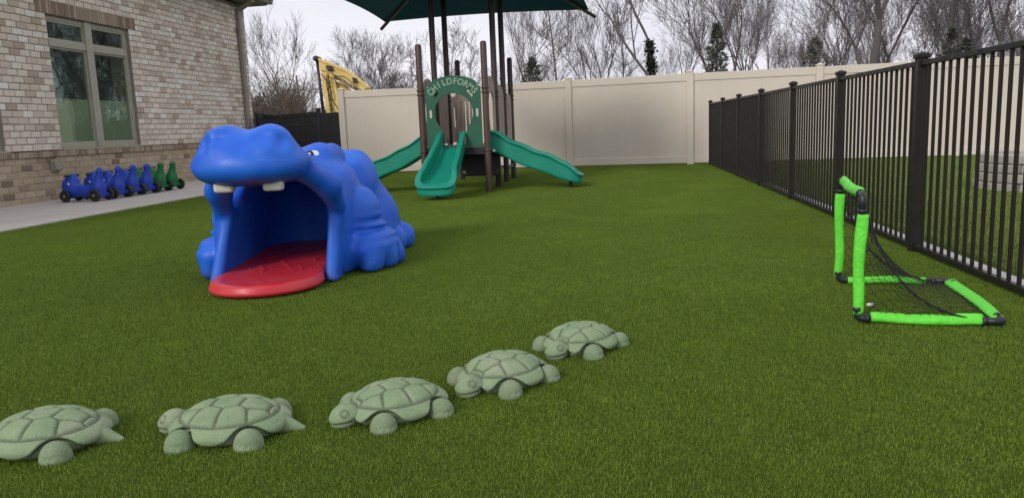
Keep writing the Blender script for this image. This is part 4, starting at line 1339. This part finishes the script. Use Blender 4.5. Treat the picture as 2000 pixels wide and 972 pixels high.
def pole_tree(seed, height, r0, nb=46, spread=.9, lean=0., wob=.02):
    """single straight stem with side branches"""
    rn = random.Random(seed); tr, cr = MB(), MB()
    n_ = 16; pts = []; q = Vector((0, 0, -.2)); d = Vector((lean, 0, 1)).normalized()
    for i in range(n_+1):
        pts.append(q.copy()); d = (d+Vector((rn.gauss(0, wob), rn.gauss(0, wob), 0))).normalized(); q = q+d*height/n_
    rad = [r0*(1-.88*i/n_) for i in range(n_+1)]
    tr.tube(pts, rad, 7, False)
    for b_ in range(nb):
        t_ = .18+.80*(b_+rn.random())/nb; f_ = t_*n_; i = min(n_-1, int(f_)); p = pts[i].lerp(pts[i+1], f_-i)
        az = rn.uniform(0, 2*PI); L = height*.20*spread*(1.15-t_)*rn.uniform(.5, 1.2)+.3
        dd_ = Vector((math.cos(az), math.sin(az), rn.uniform(.4, 1.3))).normalized()
        def br(p, dd_, L, r, lv):
            ps_ = [p]; qq = p.copy(); d2 = dd_.copy()
            for k in range(4):
                d2 = (d2+Vector((rn.gauss(0, .12), rn.gauss(0, .12), rn.gauss(.06, .10)))).normalized(); qq = qq+d2*L/4; ps_.append(qq.copy())
            r = max(r, .012); cr.tube(ps_, [r, r*.8, r*.7, r*.6, r*.4], 3, False, False)
            if lv < 2:
                for _ in range(5 if lv == 0 else 3):
                    k = rn.randint(1, 4); a2 = rn.uniform(0, 2*PI)
                    d3 = (d2+Vector((math.cos(a2), math.sin(a2), .3))*.8).normalized()
                    br(ps_[k], d3, L*rn.uniform(.35, .6), r*.5, lv+1)
        br(p, dd_, L, max(.010, rad[i]*.38), 0)
    return tr, cr
def conifer(seed, h, w_, dens=900):
    rn = random.Random(seed); tr, cr = MB(), MB()
    tr.tube([(0, 0, -.2), (0, 0, h*.96)], [h*.022, .012], 7, False)
    lob = [(rn.uniform(0, 2*PI), rn.uniform(.1, .9), rn.uniform(.75, 1.2)) for _ in range(16)]
    for _ in range(dens):
        t_ = rn.random()**.8; z = h*(.06+.94*t_)
        az = rn.uniform(0, 2*PI); lim = w_*(1-t_)**.75
        for (la, lz, ls) in lob:
            dz = abs(lz-t_)
            if dz < .09 and math.cos(az-la) > .3: lim *= ls
        rr = lim*(rn.random()**.55)
        c = Vector((rr*math.cos(az), rr*math.sin(az), z-.12*rr))
        out_ = Vector((math.cos(az), math.sin(az), rn.uniform(-.2, .7))).normalized()
        for k in range(5):
            d = (out_+Vector((rn.gauss(0, .5), rn.gauss(0, .5), rn.gauss(0, .5)))).normalized()
            sd = d.cross(Vector((rn.random(), rn.random(), rn.random()))).normalized()
            L = rn.uniform(.10, .24)*(.5+h/8); wd = L*.16
            p = c+Vector((rn.gauss(0, .07), rn.gauss(0, .07), rn.gauss(0, .07)))
            cr.add([p-sd*wd, p+sd*wd, p+d*L], [(0, 1, 2)], False)
    return tr, cr
TREEMESH = {}
def tree(kind, key, gen, px, dist, label, group=None, scale=1., rz=0., bark='bark', crown='twig', name='bare_tree', cat='tree', extra=None):
    """px: where it stands as angle, given as tangent right of the straight-ahead axis"""
    if key not in TREEMESH:
        a_, b_ = gen()
        o = empty(name); ta = a_.build('trunk', M[bark], o); tb = b_.build('crown', M[crown], o)
        if extra: extra(o, a_)
        TREEMESH[key] = o
    else:
        o = copy_tree(TREEMESH[key]); 
    tx = math.cos(psi)*px - math.sin(psi); ty = math.sin(psi)*px + math.cos(psi)
    o.location = (tx*dist, ty*dist, 0); o.rotation_euler = (0, 0, rz); o.scale = (scale,)*3
    for k in ('label', 'group', 'category'):
        if k in o: del o[k]
    return tag(o, label, cat, group)
def T(px): return (px-1000)/1500/1.0

G1 = 'bare trees in the wood behind the cream fence'
G2 = 'evergreens behind the cream fence'
# left side
tree('d', 'sp1', lambda: fork_tree(21, 9.0, .12, 5, .46, .55, .26, .0, 4, 1.1, .07), T(572), 50, 'pale bare tree with open fan of branches left of the utility poles', G1, 1.22, 1.0)
tree('d', 'brd', lambda: fork_tree(33, 6.4, .085, 6, .58, .45, .20, .0, 5, 1.3, .12), T(496), 46, 'dense grey thicket tree rising just right of the building corner', G1, 1.1, .3)
tree('d', 'brd', None, T(517), 50, 'bushy bare tree between the building corner and the pale fan tree', G1, 1.22, 2.3)
tree('d', 'brd', None, T(541), 52, 'low tangled bare tree directly left of the pale fan tree', G1, 1.05, 4.0)
tree('d', 'brd', None, T(638), 60, 'low twiggy bare tree right behind the excavator arm', G1, .9, 5.0)
tree('d', 'big5', lambda: fork_tree(48, 11, .13, 6, .55, .40, .22, -.34, 4, 1.15, .08), T(772), 42, 'wide bare tree leaning left above the yellow excavator arm', G1, .95, .15)
tree('d', 'den5', lambda: fork_tree(52, 8.2, .12, 6, .55, .40, .20, .0, 4, 1.25, .13), T(782), 46, 'dense bare tree behind the left slide, right of the leaning one', G1, .95, 1.4, 'bark_dark')
tree('d', 'den5', None, T(752), 52, 'dense low bare tree in front of the leaning tree crown', G1, .86, 3.6)
tree('d', 'crk', lambda: fork_tree(61, 9.0, .11, 5, .58, .3, .30, .05, 3, 1.1, .14), T(842), 44, 'crooked bare tree seen between the two left tower posts', G1, .95, 2.0, 'bark_dark')
tree('p', 'pol1', lambda: pole_tree(71, 9, .075, 40, .8), T(887), 50, 'thin straight bare tree behind the short dark rear post', G1, .85, .5)
tree('p', 'pol2', lambda: pole_tree(73, 8.5, .08, 36, 1.3), T(937), 46, 'thin bare tree with spreading low branches left of the right front post', G1, .75, 1.5)
tree('d', 'sp9', lambda: fork_tree(81, 12, .15, 5, .42, .55, .28, -.08, 4, 1.35, .07), T(1034), 46, 'tall bare tree with upswept limbs just right of the tower', G1, .88, 2.2)
tree('e', 'cf1', lambda: conifer(91, 4.4, 1.55, 620), T(1052), 40, 'small dark cedar peeking over the fence right of the tower', G2, .96, 0, 'bark_dark', 'needles', 'evergreen_tree')
tree('p', 'pol1', None, T(1103), 42, 'dark slim pole like tree between the cedar and the second fence post', G1, 1.12, 2.5)
tree('d', 'vf', lambda: fork_tree(101, 9.5, .11, 5, .46, .5, .32, .02, 3, 1.25, .08), T(1165), 46, 'forked bare tree above the long middle fence panel, left one', G1, .95, .7)
tree('d', 'vf', None, T(1198), 50, 'bare tree with several thin stems above the middle of the long fence panel', G1, 1.05, 3.1)
tree('p', 'pol2', None, T(1222), 48, 'thin bare tree between the stemmy tree and the ivy covered one', G1, .95, 4.2)
def ivy(o, tr_):
    rn = random.Random(5); q = MB()
    n_ = 8; rings = [sum((Vector(v_) for v_ in tr_.v[i*n_:(i+1)*n_]), Vector())/n_ for i in range(len(tr_.v)//n_)]
    for _ in range(3400):
        f_ = rn.random()*(len(rings)-1); i = int(f_); c0_ = rings[i].lerp(rings[i+1], f_-i)
        w_ = .30*(1-.5*f_/(len(rings)-1))*(1+.5*math.sin(f_*7))
        c = c0_+Vector((rn.gauss(0, w_*.6), rn.gauss(0, w_*.6), rn.gauss(0, .12)))
        d = Vector((rn.gauss(0, 1), rn.gauss(0, 1), rn.gauss(0, 1))).normalized(); s_ = d.cross(Vector((0, .3, 1))).normalized()
        L = rn.uniform(.08, .18)
        q.add([c, c+s_*L*.5+d*L*.5, c+d*L, c-s_*L*.5+d*L*.5], [(0, 1, 2, 3)])
    q.build('ivy', M['ivy'], o)
tree('d', 'ivy', lambda: fork_tree(111, 13, .15, 6, .46, .5, .42, -.20, 3, 1.2, .05), T(1302), 40, 'leaning bare tree with dark ivy wrapped round its trunk', G1, .95, .1, 'bark_dark', extra=ivy)
tree('d', 'vf', None, T(1325), 52, 'faint thin bare tree just right of the ivy covered trunk', G1, 1.0, 5.1)
tree('d', 'sp9', None, T(1390), 45, 'tall bare tree standing over the end of the black fence', G1, 1.05, 4.4)
tree('e', 'cf2', lambda: conifer(93, 8, 1.7, 760), T(1404), 43, 'tall ragged evergreen above the far end of the black fence', G2, .74, 0, 'bark_dark', 'needles', 'evergreen_tree')
tree('d', 'yt', lambda: fork_tree(125, 14, .16, 5, .40, .45, .26, -.10, 2, 1.1, .07), T(1442), 36, 'dark Y shaped bare tree with two bold limbs', G1, .9, 1.9, 'bark_dark', 'bark_dark')
tree('d', 'vf', None, T(1478), 50, 'fine twigged bare tree right of the Y shaped one', G1, 1.15, 1.9)
tree('d', 'crk', None, T(1532), 46, 'spreading bare tree with forked limbs over the fence bay', G1, 1.1, 4.9)
tree('e', 'cf3', lambda: conifer(95, 5.5, 1.9, 330), T(1592), 44, 'thin pale pine above the cream post on the right', G2, .92, 0, 'bark', 'needles', 'evergreen_tree')
tree('d', 'sp1', None, T(1622), 46, 'fan branched bare tree behind the cream post on the right', G1, 1.2, 3.0)
tree('d', 'oak', lambda: fork_tree(139, 16, .27, 6, .56, .35, .36, -.08, 4, 1.25, .08, .56), T(1690), 36, 'thick trunked grey tree, the stoutest in the wood', G1, .92, .9, 'bark', 'bark_dark')
tree('d', 'sp9', None, T(1735), 44, 'upright bare tree right of the stoutest trunk', G1, 1.2, .9)
tree('d', 'crk', None, T(1775), 40, 'crooked dark tree left of the tall near fence post', G1, 1.05, 2.7)
tree('d', 'vf', None, T(1822), 42, 'fine bare tree above the tall near fence post', G1, 1.25, 4.1)
tree('e', 'cf2', None, T(1852), 40, 'bulky dark evergreen right of the tall near fence post', G2, .62, 2, 'bark_dark', 'needles', 'evergreen_tree')
tree('e', 'cf1', None, T(1880), 41, 'short dark evergreen right beside the bulky one', G2, 1.0, 2, 'bark_dark', 'needles', 'evergreen_tree')
tree('d', 'sp9', None, T(1908), 44, 'bare tree rising behind the two dark evergreens', G1, 1.15, 5.2)
tree('d', 'oak', None, T(1962), 40, 'stout forked bare tree near the right edge of the photo', G1, .80, 3.9)
tree('d', 'crk', None, T(2010), 42, 'bare tree cut off by the right edge of the photo', G1, 1.2, .4)
# deeper wood: indistinct individual trees
rn = random.Random(77)
keys = ['sp1', 'vf', 'crk', 'vf', 'pol1', 'sp1']
for i in range(46):
    px = rn.uniform(1400, 2090) if i < 34 else (rn.uniform(1000, 1380) if i < 42 else rn.uniform(660, 1000))
    tree('d', rn.choice(keys), None, T(px), rn.uniform(58, 85), 'grey bare tree deep in the wood beyond the fence', 'distant bare trees of the wood', rn.uniform(1.0, 1.4) if px > 1380 else rn.uniform(.7, 1.05), rn.uniform(0, 6))
# undergrowth: uncountable brush along the wood edge
def brush(name, x0, x1, d0, d1, n_, hmax, mat, seed, leafy=.3):
    rn = random.Random(seed); q = MB()
    for _ in range(n_):
        px = rn.uniform(x0, x1); dist = rn.uniform(d0, d1); k = T(px)
        tx = math.cos(psi)*k - math.sin(psi); ty = math.sin(psi)*k + math.cos(psi)
        b_ = Vector((tx*dist, ty*dist, 0)); h = hmax*rn.uniform(.35, 1)*(.75+.25*math.sin(px*.031+seed)+.15*math.sin(px*.11))
        d = Vector((rn.gauss(0, .25), rn.gauss(0, .25), 1)).normalized()
        p1 = b_+d*h*.5; p2 = p1+(d+Vector((rn.gauss(0, .3), rn.gauss(0, .3), 0))).normalized()*h*.5
        q.tube([b_, p1, p2], [.025, .018, .006], 3, False, False)
        for _ in range(7):
            t_ = rn.uniform(.2, 1); s = b_.lerp(p1, t_*2) if t_ < .5 else p1.lerp(p2, t_*2-1)
            e_ = s+Vector((rn.gauss(0, .35), rn.gauss(0, .35), rn.uniform(.1, .7)))*h*.35
            q.tube([s, e_], [.010, .004], 3, False, False)
            if rn.random() < leafy:
                for _ in range(4):
                    c = s.lerp(e_, rn.random())+Vector((rn.gauss(0, .08), rn.gauss(0, .08), rn.gauss(0, .08))); d2 = Vector((rn.gauss(0, 1), rn.gauss(0, 1), rn.gauss(0, 1))).normalized(); s2 = d2.cross(Vector((.1, .2, 1))).normalized()
                    L = rn.uniform(.08, .2); q.add([c-s2*L*.3, c+s2*L*.3, c+d2*L], [(0, 1, 2)])
    return q.build(name, mat)
tag(brush('undergrowth', 470, 600, 38, 52, 1500, 5.0, M['brush'], 1, .15), 'grey brown thicket of brush beyond the charcoal gate', 'brush', kind='stuff')
tag(brush('undergrowth', 1330, 2080, 42, 60, 1300, 4.0, M['brush'], 2, .2), 'grey brush along the wood edge beyond the fence on the right', 'brush', kind='stuff')
tag(brush('undergrowth', 1380, 2080, 38, 50, 700, 3.7, M['needles'], 3, 1.0), 'dark evergreen shrubs low in the wood on the right', 'shrubs', kind='stuff')
tag(brush('undergrowth', 540, 680, 40, 50, 520, 3.1, M['needles'], 4, 1.0), 'dark evergreen shrubs low behind the charcoal gate', 'shrubs', kind='stuff')
tag(brush('undergrowth', 660, 1320, 46, 60, 700, 3.2, M['brush'], 6, .1), 'sparse low brush just over the cream fence top', 'brush', kind='stuff')

# ------------------------------------------------------------------ utility poles and excavator
def at(px, dist, z=0):
    k = T(px); return Vector((math.cos(psi)*k-math.sin(psi), math.sin(psi)*k+math.cos(psi), 0))*dist + Vector((0, 0, z))
o = empty('utility_pole', at(607, 48))
tag(o, 'plain leaning utility pole with no crossarms beyond the charcoal gate', 'utility pole', 'utility poles beyond the gate')
q = MB(); q.tube([(0, 0, -.2), (-.16, 0, 4.5)], [.065, .05], 10); q.build('pole', M['pole_wood'], o)
o = empty('utility_pole', at(596, 85))
tag(o, 'thin utility pole with two crossarms behind the plain one', 'utility pole', 'utility poles beyond the gate')
q = MB(); q.tube([(0, 0, -.2), (0, 0, 5.9)], [.10, .08], 10); q.build('pole', M['pole_wood'], o)
for z in (5.75, 4.9):
    q = MB(); q.bbox(-1.1, 1.1, -.06, .06, z-.07, z+.07, .01); 
    for k in (-1, -.5, .5, 1): q.lathe([(.03, 0), (.05, .05), (.03, .12), (.0001, .15)], 8, Matrix.Translation((k, 0, z+.07)))
    q.build('crossarm', M['pole_wood'], o)
ex = empty('excavator_arm', at(690, 25), -psi*0+psi)
tag(ex, 'yellow excavator arm with dark hydraulic rod rising behind the cream fence', 'excavator')
def ep(px, py):    # in the arm's own plane: metres right of its base and height
    return ((px-690)/1500*25, .88+(262-py)/1500*25 - (px-690)*.0)
def epoly(name, pts, y0, y1, mat, par, bev=.02):
    bm = bmesh.new(); P2 = [ep(*p) for p in pts]
    a_ = [bm.verts.new((x, y0, z)) for x, z in P2]; b_ = [bm.verts.new((x, y1, z)) for x, z in P2]
    n_ = len(P2); bm.faces.new(a_); bm.faces.new(list(reversed(b_)))
    for i in range(n_): bm.faces.new((a_[i], b_[i], b_[(i+1) % n_], a_[(i+1) % n_]))
    bmesh.ops.recalc_face_normals(bm, faces=bm.faces[:]); bmesh.ops.bevel(bm, geom=bm.edges[:], offset=bev, segments=1, affect='EDGES')
    me = bpy.data.meshes.new(name); bm.to_mesh(me); bm.free(); return link(name, me, mat, par)
boom = epoly('boom', [(650, 122), (668, 129), (702, 145), (740, 178), (730, 184), (696, 163), (668, 148), (652, 142)], -.26, .26, M['yellow'], ex)
epoly('stiffener', [(650, 120), (668, 127), (702, 143), (740, 176), (739, 180), (700, 148), (667, 132), (651, 125)], -.29, .29, M['yellow'], boom, .01)
epoly('pin', [(664, 134), (676, 136), (678, 145), (666, 144)], -.33, .33, M['steel_dark'], boom, .01)
epoly('pin', [(712, 158), (720, 160), (722, 168), (713, 168)], -.33, .33, M['steel_dark'], boom, .01)
stk = epoly('stick', [(652, 140), (676, 150), (684, 204), (678, 330), (662, 330), (656, 200)], -.22, .22, M['yellow'], ex)
epoly('rib', [(660, 150), (671, 154), (677, 198), (668, 196)], -.25, -.225, M['yellow'], stk, .008)
epoly('web_plate', [(678, 154), (728, 186), (764, 216), (686, 214)], -.05, .05, M['yellow'], boom)
epoly('rib', [(684, 182), (742, 200), (744, 205), (684, 189)], -.16, .16, M['yellow'], boom, .008)
epoly('rib', [(708, 172), (714, 176), (712, 212), (706, 212)], -.16, .16, M['yellow'], boom, .008)
q = MB(); x0, z0 = ep(674, 158); x1, z1 = ep(732, 196)
q.tube([(x0, -.20, z0), ((x0+x1)/2, -.20, (z0+z1)/2)], .035, 10); q.tube([((x0+x1)/2, -.20, (z0+z1)/2), (x1, -.20, z1)], .065, 10)
q.build('ram', M['bolt'], boom)
q = MB(); x0, z0 = ep(645, 117); x1, z1 = ep(651, 245)
q.tube([(x0, -.1, z0), (x1, -.1, z1)], [.045, .055], 12); q.tube([(x0, -.24, z0-.06), (x0, .24, z0-.06)], .09, 12)
q.build('hydraulic_rod', M['steel_dark'], ex)
q = MB()
for k in range(4):
    pts = []
    for i in range(14):
        t_ = i/13; x_, z_ = ep(655+k*3+18*t_+8*math.sin(4*t_+k), 150+75*t_)
        pts.append((x_, -.30-.04*math.sin(5*t_+k), z_))
    q.tube(pts, .014, 6)
for k in range(2):
    pts = []
    for i in range(12):
        t_ = i/11; x_, z_ = ep(672+50*t_, 146+26*t_+k*7+3*math.sin(9*t_+k)); pts.append((x_, -.29, z_))
    q.tube(pts, .010, 6)
q.build('hoses', M['steel_dark'], ex)
# body of the machine, hidden behind the fence from here
q = MB(); q.bbox(.2, 2.6, .2, 2.4, .35, 1.5, .08); q.build('engine_house', M['yellow'], ex)
for s_ in (.1, 2.1):
    q = MB(); q.bbox(-.2, 3.0, s_, s_+.45, 0, .55, .15); q.build('track', M['rubber'], ex)
